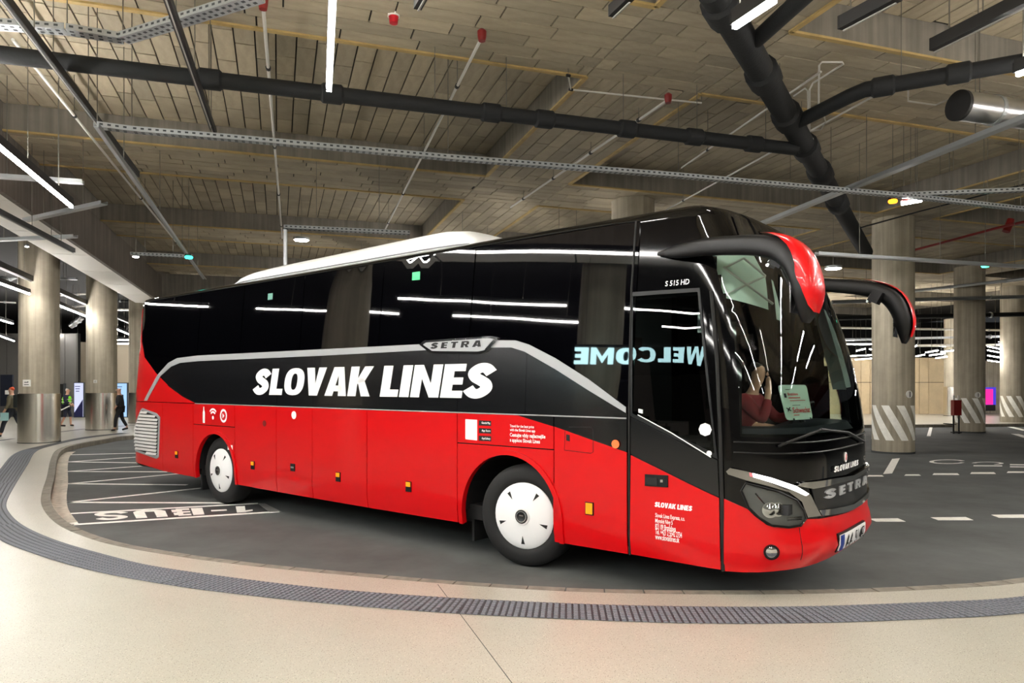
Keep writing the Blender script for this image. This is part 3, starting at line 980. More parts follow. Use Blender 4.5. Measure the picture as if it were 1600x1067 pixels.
# far right hall
FR = 'far lamps above the timber wall'
far_l = [((1306, 557.5), (1371, 553)), ((1336, 561.5), (1371, 558)), ((1431, 555.5), (1445, 553.5)), ((1446, 549.5), (1466, 546.5)), ((1470, 549.6), (1502, 545)), ((1452, 555), (1477, 551)), ((1462, 558.5), (1480, 556)), ((1543, 548), (1566, 545)), ((1543, 553.5), (1567, 550.5)), ((1543, 559.5), (1567, 558)), ((1543, 566), (1567, 565)), ((1338, 547), (1352, 546))]
far_l.sort(key=lambda t: t[0][0])
ORD = ['first', 'second', 'third', 'fourth', 'fifth', 'sixth', 'seventh', 'eighth', 'ninth', 'tenth', 'eleventh', 'twelfth']
for i, (p, q) in enumerate(far_l):
    a, b = WD(*p, 33.0), WD(*q, 31.0 if q[0] < 1520 else 36)
    a.z = b.z = max(a.z, b.z)
    lamp(tuple(a), tuple(b), 0, 2, ORD[i] + ' of the thin far lit lamps above the timber wall, counted from the left', FR, w=.032, h=.04, nrods=1, up=False)
# lamps added to light the far halls
for i, (x, y) in enumerate(((9, 36), (13.5, 38.5), (17.5, 36.5), (22, 38.5), (26.5, 36.5), (-18, 33), (-22, 27), (-20, 36), (33, 36))):
    lamp((x - 1.5, y, 4.0), (x + 1.5, y, 4.0), 0, 1 if x > 0 else 2, 'lit linear lamp added to brighten the far hall', 'added far hall lamps', w=.1, nrods=1)

HB = 'added lamps hidden behind the coach'
for i, (x, y) in enumerate(((-1.0, 19.5), (1.5, 19.0), (-4.5, 23.5), (3.0, 22.5))):  # hidden lamps, added to brighten the road and ceiling back there
    lamp((x - .6, y - 1.8 * CA, 4.5), (x + .6, y + 1.8 * CA, 4.5), 0, 1, 'lit linear lamp added over the road for its light, hidden by the coach', HB, nrods=2, up=False)

def couplings(m, a, b, r, ts, L=.28):
    d = (b - a).normalized()
    for t in ts:
        c = a + (b - a) * t
        m.tube([c - d * L / 2, c - d * L / 2 * .8, c + d * L / 2 * .8, c + d * L / 2], [r * 1.02, r * 1.28, r * 1.28, r * 1.02], 12)
t = thing('drain_pipe', 'long black lagged pipe running across the whole ceiling to the big pipe', 'pipe', W(600, 153, 5.6))
a, b = W(-60, 78, 5.6), W(1243, 233, 5.6)
m = MB(); m.tube([a, b], .098, 14); m.build('pipe_run', M_BLACKPIPE, t, smooth=True)
for f in (.23, .36, .55, .62, .735, .835, .93):
    m = MB(); couplings(m, a, b, .098, [f]); m.build('pipe_collar', M_BLACKPIPE, t, smooth=True)
rods(t, [a + (b - a) * f for f in (.08, .23, .36, .48, .57, .73, .84, .95)])
t = thing('drain_pipe', 'big black main pipe slanting down from the top edge behind the coach front', 'pipe', W(1262, 230, 5.75))
P0, P1, P2 = W(1112, -20, 5.95), W(1262, 236, 5.75), W(1353, 394, 5.3)
m = MB(); m.tube([P0, P1], .165, 16); m.tube([P1, P2], .165, 16); m.build('pipe_run', M_BLACKPIPE, t, smooth=True)
for f in (.08, .42, .70, .97):
    m = MB(); couplings(m, P0, P1, .165, [f], .4); m.build('pipe_collar', M_BLACKPIPE, t, smooth=True)
for f in (.15, .40):
    m = MB(); couplings(m, P1, P2, .165, [f], .5); m.build('pipe_collar', M_BLACKPIPE, t, smooth=True)
rods(t, [P0 + (P1 - P0) * f for f in (.3, .6, .9)] + [P1 + (P2 - P1) * f for f in (.3, .8)])
t = thing('drain_pipe', 'black branch pipe rising from the big pipe to the right edge with a bend', 'pipe', W(1330, 150, 5.75))
m = MB(); q = [W(1248, 190, 5.75), W(1328, 150, 5.75), W(1352, 140, 5.75), W(1660, 86, 5.75)]
m.tube(q, .1, 14); m.build('pipe_run', M_BLACKPIPE, t, smooth=True)
for f in (.1, .5):
    m = MB(); couplings(m, q[2], q[3], .1, [f]); m.build('pipe_collar', M_BLACKPIPE, t, smooth=True)
rods(t, [q[2] + (q[3] - q[2]) * f for f in (.2, .6)])
t = thing('drain_pipe', 'short black branch pipe from the big pipe to the top edge', 'pipe', W(1220, 30, 5.9))
m = MB(); q = [W(1182, 62, 5.9), W(1265, -14, 5.9)]; m.tube(q, .095, 14); m.build('pipe_run', M_BLACKPIPE, t, smooth=True)
rods(t, [q[0] + (q[1] - q[0]) * .6])

def conduit(pts, z, label, r=.022, red=True, clips=4, m_=None):
    P = [W(*p, z) for p in pts]
    t = thing('sprinkler_pipe', label, 'pipe', tuple(P[0]))
    m = MB(); m.tube(P, r, 8); m.build('pipe_run', m_ or M_WHITEPIPE, t, smooth=True)
    if red:
        m = MB(); M = Matrix.Translation((P[0].x, P[0].y, 0)); zt = ceil_z(P[0].x, P[0].y)
        m.lathe([(.0, z - .05), (.045, z - .05), (.055, z), (.06, z + .07), (.03, z + .10), (0, z + .10)], M, 12); m.build('red_fitting', M_REDPIPE, t, smooth=True)
    for k in range(clips):
        p = P[0] + (P[-1] - P[0]) * ((k + .5) / clips) if len(P) == 2 else P[min(k, len(P) - 1)]
        m = MB(); d = (P[-1] - P[0]).normalized(); m.tube([p - d * .03, p + d * .03], r * 1.6, 8); m.build('pipe_clip', M_BLACK, t)
    rods(t, [P[0] + (P[-1] - P[0]) * ((k + .5) / clips) for k in range(clips)] if len(P) == 2 else P[::2])
    return t
conduit([(753, 58), (598, 366)], 6.2, 'white sprinkler pipe from a red fitting, running down behind the white roof unit')
conduit([(1044, 156), (798, 324)], 6.2, 'white sprinkler pipe from a red fitting, ending above the coach roof')
conduit([(411, 8), (441, 372)], 6.2, 'white sprinkler pipe from a red fitting, left of the lit top lamp')
conduit([(20, 62), (322, 436)], 6.2, 'white pipe running parallel to the long unlit lamp at the left', red=False)
conduit([(1283, 112), (1065, 262)], 6.15, 'thin white conduit passing behind the big black pipe', .016, False, 2)
conduit([(1380, 142), (1010, 345)], 6.1, 'thin white conduit right of the big pipe, lower of two', .016, False, 2)
conduit([(888, 118), (892, 140), (1096, 161)], 6.3, 'short bent white conduit along the ceiling right of the coffer corner', .014, False, 2)
t = thing('cable_loop', 'white bent cable conduits with loose loops hanging by the big black pipe', 'cable', W(1265, 190, 6.2))
m = MB(); m.tube([W(1265, 210, 5.9), W(1265, 140, 6.2), W(1270, 130, 6.3), W(1318, 100, 6.35), W(1316, 97, 6.35), W(1284, 97, 6.35), W(1280, 102, 6.3), W(1279, 165, 6.0)], .014, 6); m.build('conduit', M_WHITEPIPE, t, smooth=True)
m = MB(); m.tube([W(1240, 150, 6.3), W(1258, 138, 6.3), W(1262, 142, 6.2), W(1263, 215, 5.8), W(1258, 226, 5.8), W(1263, 232, 5.8), W(1272, 226, 5.8), W(1270, 216, 5.8)], .012, 6); m.build('conduit', M_WHITEPIPE, t, smooth=True)
m = MB(); m.tube([W(1268, 205, 5.9), W(1283, 202, 5.9), W(1290, 190, 5.9), W(1288, 182, 6.0)], .012, 6); m.build('conduit', M_WHITEPIPE, t, smooth=True)

def tray(pts, z, label, w=.12, h=.06, slots=True, nrod=4, mm=None):
    P = [W(*p, z) for p in pts] if len(pts[0]) == 2 else [Vector(p) for p in pts]
    t = thing('cable_tray', label, 'cable tray', tuple(P[0]))
    m = MB(); sl = MB()
    for a, b in zip(P, P[1:]):
        m.bar(a, b, w, .012)
        d = (b - a).normalized(); n = Vector((d.y, -d.x, 0))
        for s in (-1, 1):
            m.bar(a + n * s * w / 2 + Vector((0, 0, h / 2)), b + n * s * w / 2 + Vector((0, 0, h / 2)), .008, h)
        if slots:
            L = (b - a).length; k = 0
            while k * .09 + .05 < L:
                c = a + d * (k * .09 + .05)
                for s in (-1, 1):
                    sl.bar(c + n * s * (w / 2 + .005) + Vector((0, 0, h * .5)) - d * .02, c + n * s * (w / 2 + .005) + Vector((0, 0, h * .5)) + d * .02, .004, h * .38)
                    sl.bar(c + n * s * w * .22 - Vector((0, 0, .007)) - d * .02, c + n * s * w * .22 - Vector((0, 0, .007)) + d * .02, w * .2, .003)
                k += 1
    m.build('channel', mm or M_GALV, t)
    if slots:
        o = sl.build('perforations', M_SLOT, t); o['kind'] = 'stuff'
    Q = [P[0] + (P[-1] - P[0]) * ((k + .5) / nrod) for k in range(nrod)] if len(P) == 2 else [p for p in P]
    rods(t, Q)
    return t
tray([(152, 199), (206, 206), (330, 216), (700, 249), (1060, 277), (1412, 308)], 5.2, 'long perforated steel cable tray crossing the middle of the ceiling')
tray([(1404, 307), (1620, 331)], 5.2, 'perforated cable tray continuing to the right edge, lower of two')
tray([(1404, 307), (1620, 298)], 5.28, 'perforated cable tray branching to the right edge, upper of two')
tray([(-30, 40), (105, 50), (192, 64), (405, -2)], 5.7, 'perforated cable tray bent at the top left corner', w=.16)
tray([(1188, 352), (1640, 172)], 5.25, 'smooth grey cable duct slanting up to the right edge', w=.13, slots=False, nrod=3)
tray([(204, 398), (292, 402)], 5.0, 'short cable tray left of the green signal lamp', nrod=2)
tray([(444, 357), (640, 366)], 5.0, 'cable tray behind the white roof unit of the coach', w=.16, nrod=2)
tray([(-30, 276), (130, 287)], 5.2, 'short cable tray at the left edge under the fascia', slots=False, nrod=2)
tray([(40, 346), (163, 319)], 5.1, 'short slanted cable tray crossing the white soffit', slots=False, nrod=2)
tray([(150, 198), (318, 436)], 5.1, 'thin steel rail continuing the long unlit lamp to the back', w=.05, slots=False, nrod=4)
tray([(1276, 398), (1640, 421)], 4.5, 'grey cable tray passing in front of the nearest striped column', slots=False, nrod=3)
tray([(-30, 378), (118, 371)], 5.0, 'pale cable tray crossing the soffit above the leftmost column', slots=False, nrod=2)
tray([tuple(WD(80, 406, 24)), tuple(WD(113, 413, 24))], 0, 'small pale tray beside the first left column', slots=False, nrod=1)
tray([tuple(WD(78, 436, 24)), tuple(WD(120, 437, 24))], 0, 'small pale tray between the left columns', slots=False, nrod=1)
t = thing('cable_drop', 'grey vertical cable drop under the tray behind the white roof unit', 'cable', W(446, 358, 5.0))
p = W(446, 358, 5.0); m = MB(); m.bar(p, p - Vector((0, 0, .75)), .06, .06); m.build('duct', M_GALV, t)
# silver duct
t = thing('air_duct', 'round silver air duct with a black open end at the upper right', 'duct', W(1500, 165, 5.6))
a, b = W(1499, 165, 5.6), W(1700, 193, 5.6)
m = MB(); m.tube([a, b], .19, 28, cap=False); m.build('casing', M_DUCT, t, smooth=True)
d = (b - a).normalized()
m = MB(); m.tube([a - d * .03, a + d * .02], [.2, .2], 28); m.build('end_plate', M_BLACK, t)
for f in (.25, .7):
    m = MB(); c = a + (b - a) * f; m.tube([c - d * .03, c + d * .03], .2, 28); m.build('joint_ring', M_GALV, t)
rods(t, [a + (b - a) * f for f in (.15, .5)])
t = thing('sprinkler_pipe', 'thin bent white pipe left of the silver duct', 'pipe', W(1420, 158, 6.0))
m = MB(); m.tube([W(1419, 120, 6.35), W(1419, 158, 5.9), W(1462, 164, 5.9), W(1490, 152, 5.9)], .014, 6); m.build('pipe_run', M_WHITEPIPE, t, smooth=True)
# dark red pipe far right
t = thing('sprinkler_pipe', 'dark red pipe with a valve, high at the right edge behind the trays', 'pipe', WD(1560, 353, 18))
m = MB(); m.tube([WD(1420, 393, 21), WD(1555, 357, 18), WD(1650, 335, 16)], .035, 8); m.build('pipe_run', M_REDPIPE, t, smooth=True)
m = MB(); m.tube([WD(1572, 362, 17.8), WD(1580, 343, 17.8)], .09, 10); m.build('valve', M_REDPIPE, t, smooth=True)
rods(t, [WD(1440, 388, 20.5), WD(1600, 347, 17)])
t = thing('sprinkler_pipe', 'thin dark pipe slanting past the top of the nearest striped column', 'pipe', WD(1430, 330, 17))
m = MB(); m.tube([WD(1340, 357, 19), WD(1430, 332, 18), WD(1640, 278, 15)], .02, 6); m.build('pipe_run', M_BLACK, t, smooth=True)
rods(t, [WD(1380, 346, 18.6), WD(1560, 298, 16)])

# services in the dark far halls
def far_run(p, q, d0, d1, r, label, m_, square=False, name='service_pipe', cat='pipe'):
    a, b = WD(*p, d0), WD(*q, d1)
    t = thing(name, label, cat, tuple(a))
    m = MB()
    if square: m.bar(a, b, r * 2, r * 1.2)
    else: m.tube([a, b], r, 12)
    m.build('pipe_run', m_, t, smooth=not square)
    for f in (.3, .7):
        c = a + (b - a) * f; d = (b - a).normalized()
        m = MB(); m.tube([c - d * .04, c + d * .04], r * 1.25, 12); m.build('pipe_collar', M_GALV, t)
    rods(t, [a + (b - a) * .25, a + (b - a) * .75])
far_run((1300, 472), (1650, 462), 26, 27, .07, 'grey pipe crossing behind the nearest striped column, below the far mirror arm', M_GALV)
far_run((1300, 497), (1650, 490), 30, 31, .10, 'dark lagged pipe crossing behind the striped columns, lower of two', M_BLACKPIPE)
far_run((1300, 512), (1650, 517), 34, 34, .05, 'thin pale conduit far behind the striped columns', M_WHITEPIPE)
far_run((1300, 531), (1650, 524), 36, 37, .09, 'flat steel cable duct far behind the striped columns, lowest run', M_GALV, True, 'cable_duct', 'cable duct')
far_run((1425, 455), (1650, 430), 29, 24, .06, 'grey slanted pipe between the first and second striped columns', M_GALV)
far_run((1300, 453), (1372, 440), 23, 22, .05, 'short dark pipe seen below the arm of the far mirror', M_BLACKPIPE)
far_run((1432, 540), (1650, 538), 38, 38, .07, 'white pipe just above the far lamps on the right', M_WHITEPIPE)
far_run((78, 462), (215, 455), 33, 34, .06, 'pale cable duct between the left columns, upper run', M_WHITEPIPE, True, 'cable_duct', 'cable duct')
far_run((78, 482), (135, 478), 34, 34, .05, 'short pale cable duct between the first two left columns', M_WHITEPIPE, True, 'cable_duct', 'cable duct')
far_run((172, 470), (226, 471), 36, 36, .06, 'dark pipe beside the third left column under the soffit end', M_BLACKPIPE)
far_run((172, 483), (226, 485), 36, 36, .06, 'pale bar beside the third left column, below the dark pipe', M_WHITEPIPE)
far_run((-30, 470), (24, 473), 34, 34, .05, 'pale cable duct at the left edge behind the leftmost column', M_WHITEPIPE, True, 'cable_duct', 'cable duct')
far_run((110, 510), (128, 496), 33, 33, .12, 'short silver duct elbow hanging between the left columns', M_DUCT, False, 'air_duct', 'duct')
far_run((-20, 447), (24, 430), 30, 31, .16, 'pale duct section at the left edge above the lit lamps', M_GALV, False, 'air_duct', 'duct')

# signal and spot lamps
def signal(px, py, d, col, label, w=.16):
    c = WD(px, py, d)
    t = thing('signal_lamp', label, 'lamp', tuple(c))
    m = MB(); m.lathe([(0, -.035), (w * .4, -.03), (w * .5, 0), (w * .4, .03), (0, .035)], Matrix.Translation(c), 14); m.build('lens', emis('signal_' + str(px), col, 6.0), t, smooth=True)
    m = MB(); m.box(c + Vector((0, 0, .05)), (w * .8, w * .5, .05)); m.build('housing', M_BLACK, t)
    rods(t, [c + Vector((0, 0, .06))])
signal(295, 402, 16.5, srgb(40, 230, 190), 'green signal lamp on the rail left of the white roof unit', .18)
signal(1539.5, 415.5, 16.5, srgb(60, 240, 180), 'green signal lamp in front of the second striped column top', .17)
signal(1395, 314.5, 13.0, srgb(255, 120, 20), 'orange signal lamp under the tray junction', .16)
t = thing('signal_lamp', 'white lit signal bar with a red rim beside the orange lamp', 'lamp', WD(1423, 315, 13))
m = MB(); m.bar(WD(1409, 317.5, 13), WD(1439, 312.5, 13), .05, .07); m.build('lens', M_LIT, t)
m = MB(); m.bar(WD(1409, 314, 13), WD(1438, 309, 13), .06, .03); m.build('rim', mat('red_rim', srgb(190, 60, 60), .5), t)
rods(t, [WD(1423, 309, 13)])
def spot(px, py, d, label, w=.5):
    c = WD(px, py, d)
    t = thing('ceiling_light', label, 'lamp', tuple(c))
    m = MB(); m.lathe([(0, -.02), (w * .42, -.015), (w * .46, 0)], Matrix.Translation(c), 20); m.build('diffuser', M_LIT, t)
    m = MB(); m.lathe([(w * .46, -.002), (w * .5, 0), (w * .5, .06), (0, .07)], Matrix.Translation(c), 20); m.build('rim', M_GALV, t)
    rods(t, [c + Vector((0, 0, .06))])
spot(471, 375, 19.0, 'round lit ceiling light behind the white roof unit of the coach', .42)
spot(1302, 419.5, 18.5, 'round lit ceiling light between the two mirrors of the coach', .42)
spot(1364, 545.5, 28, 'small lit ceiling light left of the nearest striped column', .3)
spot(42, 385, 20, 'small round light beneath the tray at the left edge', .1)
spot(212, 401, 17.5, 'small round light under the short tray on the left', .16)
t = thing('fire_detector', 'small red alarm sounder on the ceiling at the top centre', 'alarm', W(615, 29, 6.40))
p = W(615, 29, 6.36); m = MB(); m.lathe([(0, 6.30), (.05, 6.30), (.065, 6.40), (0, 6.41)], Matrix.Translation((p.x, p.y, 0)), 14); m.build('sounder', mat('alarm_red', srgb(190, 20, 36), .4), t, smooth=True)
m = MB(); m.lathe([(.06, 6.38), (.075, 6.38), (.075, 6.42), (.06, 6.42)], Matrix.Translation((p.x, p.y, 0)), 14); m.build('base', M_SIGN, t)
# the column row and the lit sign go on outside the frame: seen mirrored in the coach glass
for b in (18.3, 12.2, 6.1, 0.0):
    p = AB(-6.95, b)
    column(p.x, p.y, PZ, 6.5, RC, 'steel-clad round concrete column of the left row, outside the picture', steel=1.6, group='columns outside the picture')
wa, wb = Vector((-5.40, 2.18, 0)), Vector((-7.10, 4.60, 0))
t = thing('welcome_sign', 'lit letters reading WELCOME, hung over the platform and mirrored in the coach glass', 'sign', (wa.x, wa.y, 3.0))
d_ = (wb - wa).normalized(); n_ = Vector((d_.y, -d_.x, 0))
m = MB(); m.bar(wa + Vector((0, 0, 3.42)), wb + Vector((0, 0, 3.42)), .05, .05); m.build('carrier_bar', M_BLACK, t)
GLYPH['W'] = (0.95, [[(0, 1), (.2, 1), (.32, 0), (.16, 0)], [(.16, 0), (.32, 0), (.52, 1), (.40, 1)], [(.43, 1), (.55, 1), (.79, 0), (.63, 0)], [(.63, 0), (.79, 0), (.95, 1), (.75, 1)]])
GLYPH['C'] = (0.66, [p for k, p in enumerate(_ring(0.76, 1, 0.2, 0.17)) if not (k < 3 or k > 24)])
GLYPH['M'] = (0.9, [R_(0, 0, .2, 1), R_(.7, 0, .9, 1), [(.2, 1), (.2, .7), (.45, .1), (.45, .45)], [(.7, 1), (.45, .45), (.45, .1), (.7, .7)]])
polys, wt = block_text('WELCOME', .12)
M_WEL = emis('welcome_letters', srgb(190, 235, 240), 14.0)
Lw = (wb - wa).length
for L in polys:
    m = MB()
    for p in L:
        q = [wa + d_ * (Lw * x / wt) + Vector((0, 0, 3.02 + .36 * y)) for x, y in p]
        k = len(q)
        m.add([v + n_ * .03 for v in q] + [v - n_ * .03 for v in q], [tuple(range(k)), tuple(range(2 * k - 1, k - 1, -1))] + [(i, i + k, (i + 1) % k + k, (i + 1) % k) for i in range(k)])
    m.build('letter', M_WEL, t)
rods(t, [wa + d_ * .2 + Vector((0, 0, 3.44)), wb - d_ * .2 + Vector((0, 0, 3.44))])

# ------------------------------------------------------------------ the coach
TH, BX, BY = 0.6885, -7.236, 13.2165            # heading and rear-right corner, local axes: x forward, y across, z up
bus = thing('coach', 'red and black touring coach with SLOVAK LINES lettering, standing on the road', 'bus', (BX, BY, 0), None, -TH)
bus['_o'] = (0, 0, 0)
M_RED = mat('coach_red', srgb(208, 3, 13), 0.3, coat=0.35, spec=0.3, bump=(0.9, 0.04, 0.05))
M_BLK = mat('coach_black', srgb(5, 5, 6), 0.05, coat=0.0, spec=0.32)
M_DPAINT = mat('coach_charcoal', srgb(13, 14, 17), 0.2, coat=0.3)
M_PANE = mat('tinted_pane', srgb(3, 3, 5), 0.02, spec=0.6, bump=(1.3, 0.035, 0.05))
M_STRIPE = mat('coach_grey_stripe', srgb(158, 160, 163), 0.4)
M_WHITE = mat('coach_white', srgb(250, 250, 250), 0.35)
M_UNIT = mat('roof_unit_white', srgb(246, 246, 244), 0.35)
M_CHROME = mat('chrome', srgb(215, 215, 215), 0.08, metal=1.0)
M_RUB = mat('rubber', srgb(13, 13, 14), 0.7)
M_TYRE = mat('tyre', srgb(21, 21, 22), 0.75, bump=(40, 0.2, 0.004))
M_PLAST = mat('black_plastic', srgb(9, 9, 11), 0.45, spec=.35)
M_AMBER = mat('amber_lens', srgb(250, 150, 20), 0.25, emit=srgb(250, 150, 20), estr=0.25)
M_CHROME2 = mat('chrome_dark', srgb(158, 158, 158), 0.06, metal=1.0)
M_DRL = emis('daytime_light', (1, 1, 1, 1), 4.0)
M_SCREEN = glass('windscreen_glass', (0.80, 0.90, 0.85, 1))
M_LENS = glass('lamp_cover_glass', (0.85, 0.88, 0.88, 1))
M_DOORG = glass('door_glass', (0.42, 0.50, 0.47, 1))
M_LOUV = mat('louvre_silver', srgb(205, 204, 200), 0.4)
M_INT = mat('interior_dark', srgb(30, 31, 34), 0.7)
M_REDTXT = mat('red_print', srgb(205, 30, 40), 0.5)
M_BLUE = mat('plate_blue', srgb(30, 60, 150), 0.4)
M_GREEN = mat('sticker_green', srgb(60, 190, 120), 0.5, emit=srgb(60, 190, 120), estr=0.25)

UCF, UCR, NF, NR, ZTOP = 11.2, 0.75, 3.6, 3.2, 3.46
def _prof(z):
    q = np.clip((z - 3.33) / (ZTOP - 3.33), 0, 1)
    rnd = 1 - np.sqrt(np.maximum(0, 1 - q * q))
    ins = np.maximum(0, z - 1.7) * .055 + np.maximum(0, .55 - z) ** 2 * .5 + .32 * rnd
    uf = np.where(z < 1.25, 12.27 - np.clip(.55 - z, 0, 1) * .35, 12.27 - .05 * (z - 1.25) - .125 * (z - 1.25) ** 2) - .5 * rnd
    ur = .15 + np.maximum(0, z - 1.6) * .12 + .3 * rnd
    return ins, uf, ur
def surf_np(s, z):
    s, z = np.broadcast_arrays(np.asarray(s, float), np.asarray(z, float))
    ins, uf, ur = _prof(z)
    b = 1.275 - ins
    u = s.copy(); v = ins.copy()
    f = (s > UCF) & (s < UCF + 4)
    psi = (s - UCF) / 2 * math.pi / 2
    a = uf - UCF
    sp, cp = np.sin(psi), np.cos(psi)
    r = (np.abs(cp / b) ** NF + np.abs(sp / a) ** NF) ** (-1 / NF)
    u = np.where(f, UCF + r * sp, u); v = np.where(f, 1.275 - r * cp, v)
    l = s >= UCF + 4
    u = np.where(l, UCF - (s - UCF - 4), u); v = np.where(l, 2.55 - ins, v)
    k = s < UCR
    psi = (UCR - s) / 1.5 * math.pi / 2
    a = UCR - ur
    sp, cp = np.sin(psi), np.cos(psi)
    r = (np.abs(cp / b) ** NR + np.abs(sp / a) ** NR) ** (-1 / NR)
    u = np.where(k, UCR - r * sp, u); v = np.where(k, 1.275 - r * cp, v)
    return u, v
def P(s, z, off=0.0):
    e = 1e-3
    u, v = surf_np(s, z)
    p = Vector((float(u), float(v), z))
    if off:
        u1, v1 = surf_np(s + e, z); u2, v2 = surf_np(s, z + e)
        n = (Vector((float(u1), float(v1), z)) - p).cross(Vector((float(u2), float(v2), z + e)) - p).normalized()
        p = p + n * off
    return p
def bpx(u, v, z):
    x = BX + u * math.cos(TH) + v * math.sin(TH); d = BY - u * math.sin(TH) + v * math.cos(TH)
    return 800 + FPX * x / d, HORIZON + FPX * (CAMH - z) / d
_gs, _gz = np.meshgrid(np.arange(-.2, 14.4, .02), np.arange(.25, 3.46, .02))
_gu, _gv = surf_np(_gs, _gz)
_gx = BX + _gu * math.cos(TH) + _gv * math.sin(TH); _gd = BY - _gu * math.sin(TH) + _gv * math.cos(TH)
_px, _py = 800 + FPX * _gx / _gd, HORIZON + FPX * (CAMH - _gz) / _gd
# keep what faces the viewer
_x2, _y2 = surf_np(_gs + 1e-3, _gz)
_nu, _nv = (_y2 - _gv), -(_x2 - _gu)
_cu, _cv = 13.98 - _gu, -5.6 - _gv
_face = (_nu * _cu + _nv * _cv) > 0
def inv(px, py):
    """measured pixel -> (s, z) on the coach skin"""
    d = (_px - px) ** 2 + (_py - py) ** 2 + np.where(_face, 0, 1e9)
    i = np.unravel_index(d.argmin(), d.shape)
    s, z = float(_gs[i]), float(_gz[i])
    for _ in range(8):
        def pr(s, z):
            u, v = surf_np(s, z); return np.array(bpx(float(u), float(v), z))
        f = pr(s, z); e = 1e-4
        J = np.array([(pr(s + e, z) - f) / e, (pr(s, z + e) - f) / e]).T
        try:
            st = np.linalg.solve(J, np.array([px, py]) - f)
        except Exception:
            break
        if np.abs(st).max() > .3: break
        s += st[0]; z = min(max(z + st[1], .2), 3.455)
    return s, z
def IV(pts): return [inv(*p) for p in pts]
def mir(pts): return [(26.4 - s, z) for s, z in pts][::-1]

def densify(poly, g):
    out = []
    for i in range(len(poly)):
        a, b = poly[i], poly[(i + 1) % len(poly)]
        n = max(1, int(math.hypot(b[0] - a[0], b[1] - a[1]) / g))
        out += [(a[0] + (b[0] - a[0]) * k / n, a[1] + (b[1] - a[1]) * k / n) for k in range(n)]
    return out
def area2(p): return sum(p[i][0] * p[(i + 1) % len(p)][1] - p[(i + 1) % len(p)][0] * p[i][1] for i in range(len(p)))
def inside(p, poly):
    x, y = p; c = False; n = len(poly); j = n - 1
    for i in range(n):
        if (poly[i][1] > y) != (poly[j][1] > y) and x < (poly[j][0] - poly[i][0]) * (y - poly[i][1]) / (poly[j][1] - poly[i][1]) + poly[i][0]:
            c = not c
        j = i
    return c
def patch(name, polys, parent=None, off=0.006, g=0.14, rim=0.02, smooth_=True, label=None):
    """panels laid on the coach skin: polys = [(outline in (s, z), material)], rim = edge depth"""
    mb = MB(); mats = []
    for poly, m in polys:
        if m not in mats: mats.append(m)
        mi = mats.index(m)
        if area2(poly) < 0: poly = poly[::-1]
        D = densify(poly, g)
        x0 = min(p[0] for p in D); x1 = max(p[0] for p in D); y0 = min(p[1] for p in D); y1 = max(p[1] for p in D)
        gx = g
        inner = []
        nx, ny = int((x1 - x0) / gx), int((y1 - y0) / gx)
        for i in range(1, nx + 1):
            for j in range(1, ny + 1):
                q = (x0 + i * gx - gx / 2 * (j % 2), y0 + j * gx)
                if inside(q, D) and min((q[0] - d[0]) ** 2 + (q[1] - d[1]) ** 2 for d in D) > (gx * .4) ** 2:
                    inner.append(q)
        r = delaunay_2d_cdt([Vector(p) for p in D + inner], [], [list(range(len(D)))], 1, 1e-6)
        vs, fs = r[0], r[2]
        fo = off if callable(off) else (lambda s, z: off)
        V = [P(p.x, p.y, fo(p.x, p.y)) for p in vs]
        mb.add(V, fs, mi)
        if rim:
            n = len(D)
            top = [P(*p, fo(*p)) for p in D]; low = [P(*p, fo(*p) - rim) for p in D]
            mb.add(top + low, [(i, i + n, (i + 1) % n + n, (i + 1) % n) for i in range(n)], mi)
    o = mb.build(name, mats, parent or bus, smooth=smooth_, local=True, angle=35)
    if label: o['label'] = label
    return o
def decal(name, vs, fs, s0, s1, z0, z1, m, parent=None, off=0.012, label=None, zr=None):
    """flat print (vs in the unit square) laid on the skin; zr = (z0, z1) at the right end"""
    mb = MB()
    V = []
    for a, b in vs:
        lo = z0 + ((zr[0] if zr else z0) - z0) * a; hi = z1 + ((zr[1] if zr else z1) - z1) * a
        q = (s0 + (s1 - s0) * a, lo + (hi - lo) * b)
        V.append(P(*q, off(*q) if callable(off) else off))
    mb.add(V, fs)
    o = mb.build(name, m, parent or bus, local=True)
    if label: o['label'] = label
    return o
def text_px(name, s, tl, br, m, parent=None, off=.012, bold=.02, shear=0.0, label=None):
    # tl = (x, top, bottom) at the left end, br = (x, middle) at the right end
    s0, z1 = inv(tl[0], tl[1]); z0 = inv(tl[0], tl[2])[1]; s1 = inv(*br)[0]
    vs, fs = text2d(s, bold)
    vs, asp = fit01(vs, shear)
    return decal(name, vs, fs, s0, s1, z0, z1, m, parent, off, label)
def block_px(name, s, tl, br, m, parent=None, off=.012, shear=.1, gap=.05):
    s0, z1 = inv(tl[0], tl[1]); z0 = inv(tl[0], tl[2])[1]; s1 = inv(*br)[0]
    polys, wt = block_text(s, gap)
    mb = MB()
    for L in polys:
        for p in L:
            mb.add([P(s0 + (s1 - s0) * (x + shear * y) / (wt + shear), z0 + (z1 - z0) * y, off) for x, y in p], [tuple(range(len(p)))])
    return mb.build(name, m, parent or bus, local=True)
def lbox(mb, c, size, R=None, mi=0): mb.box(c, size, R, mi)

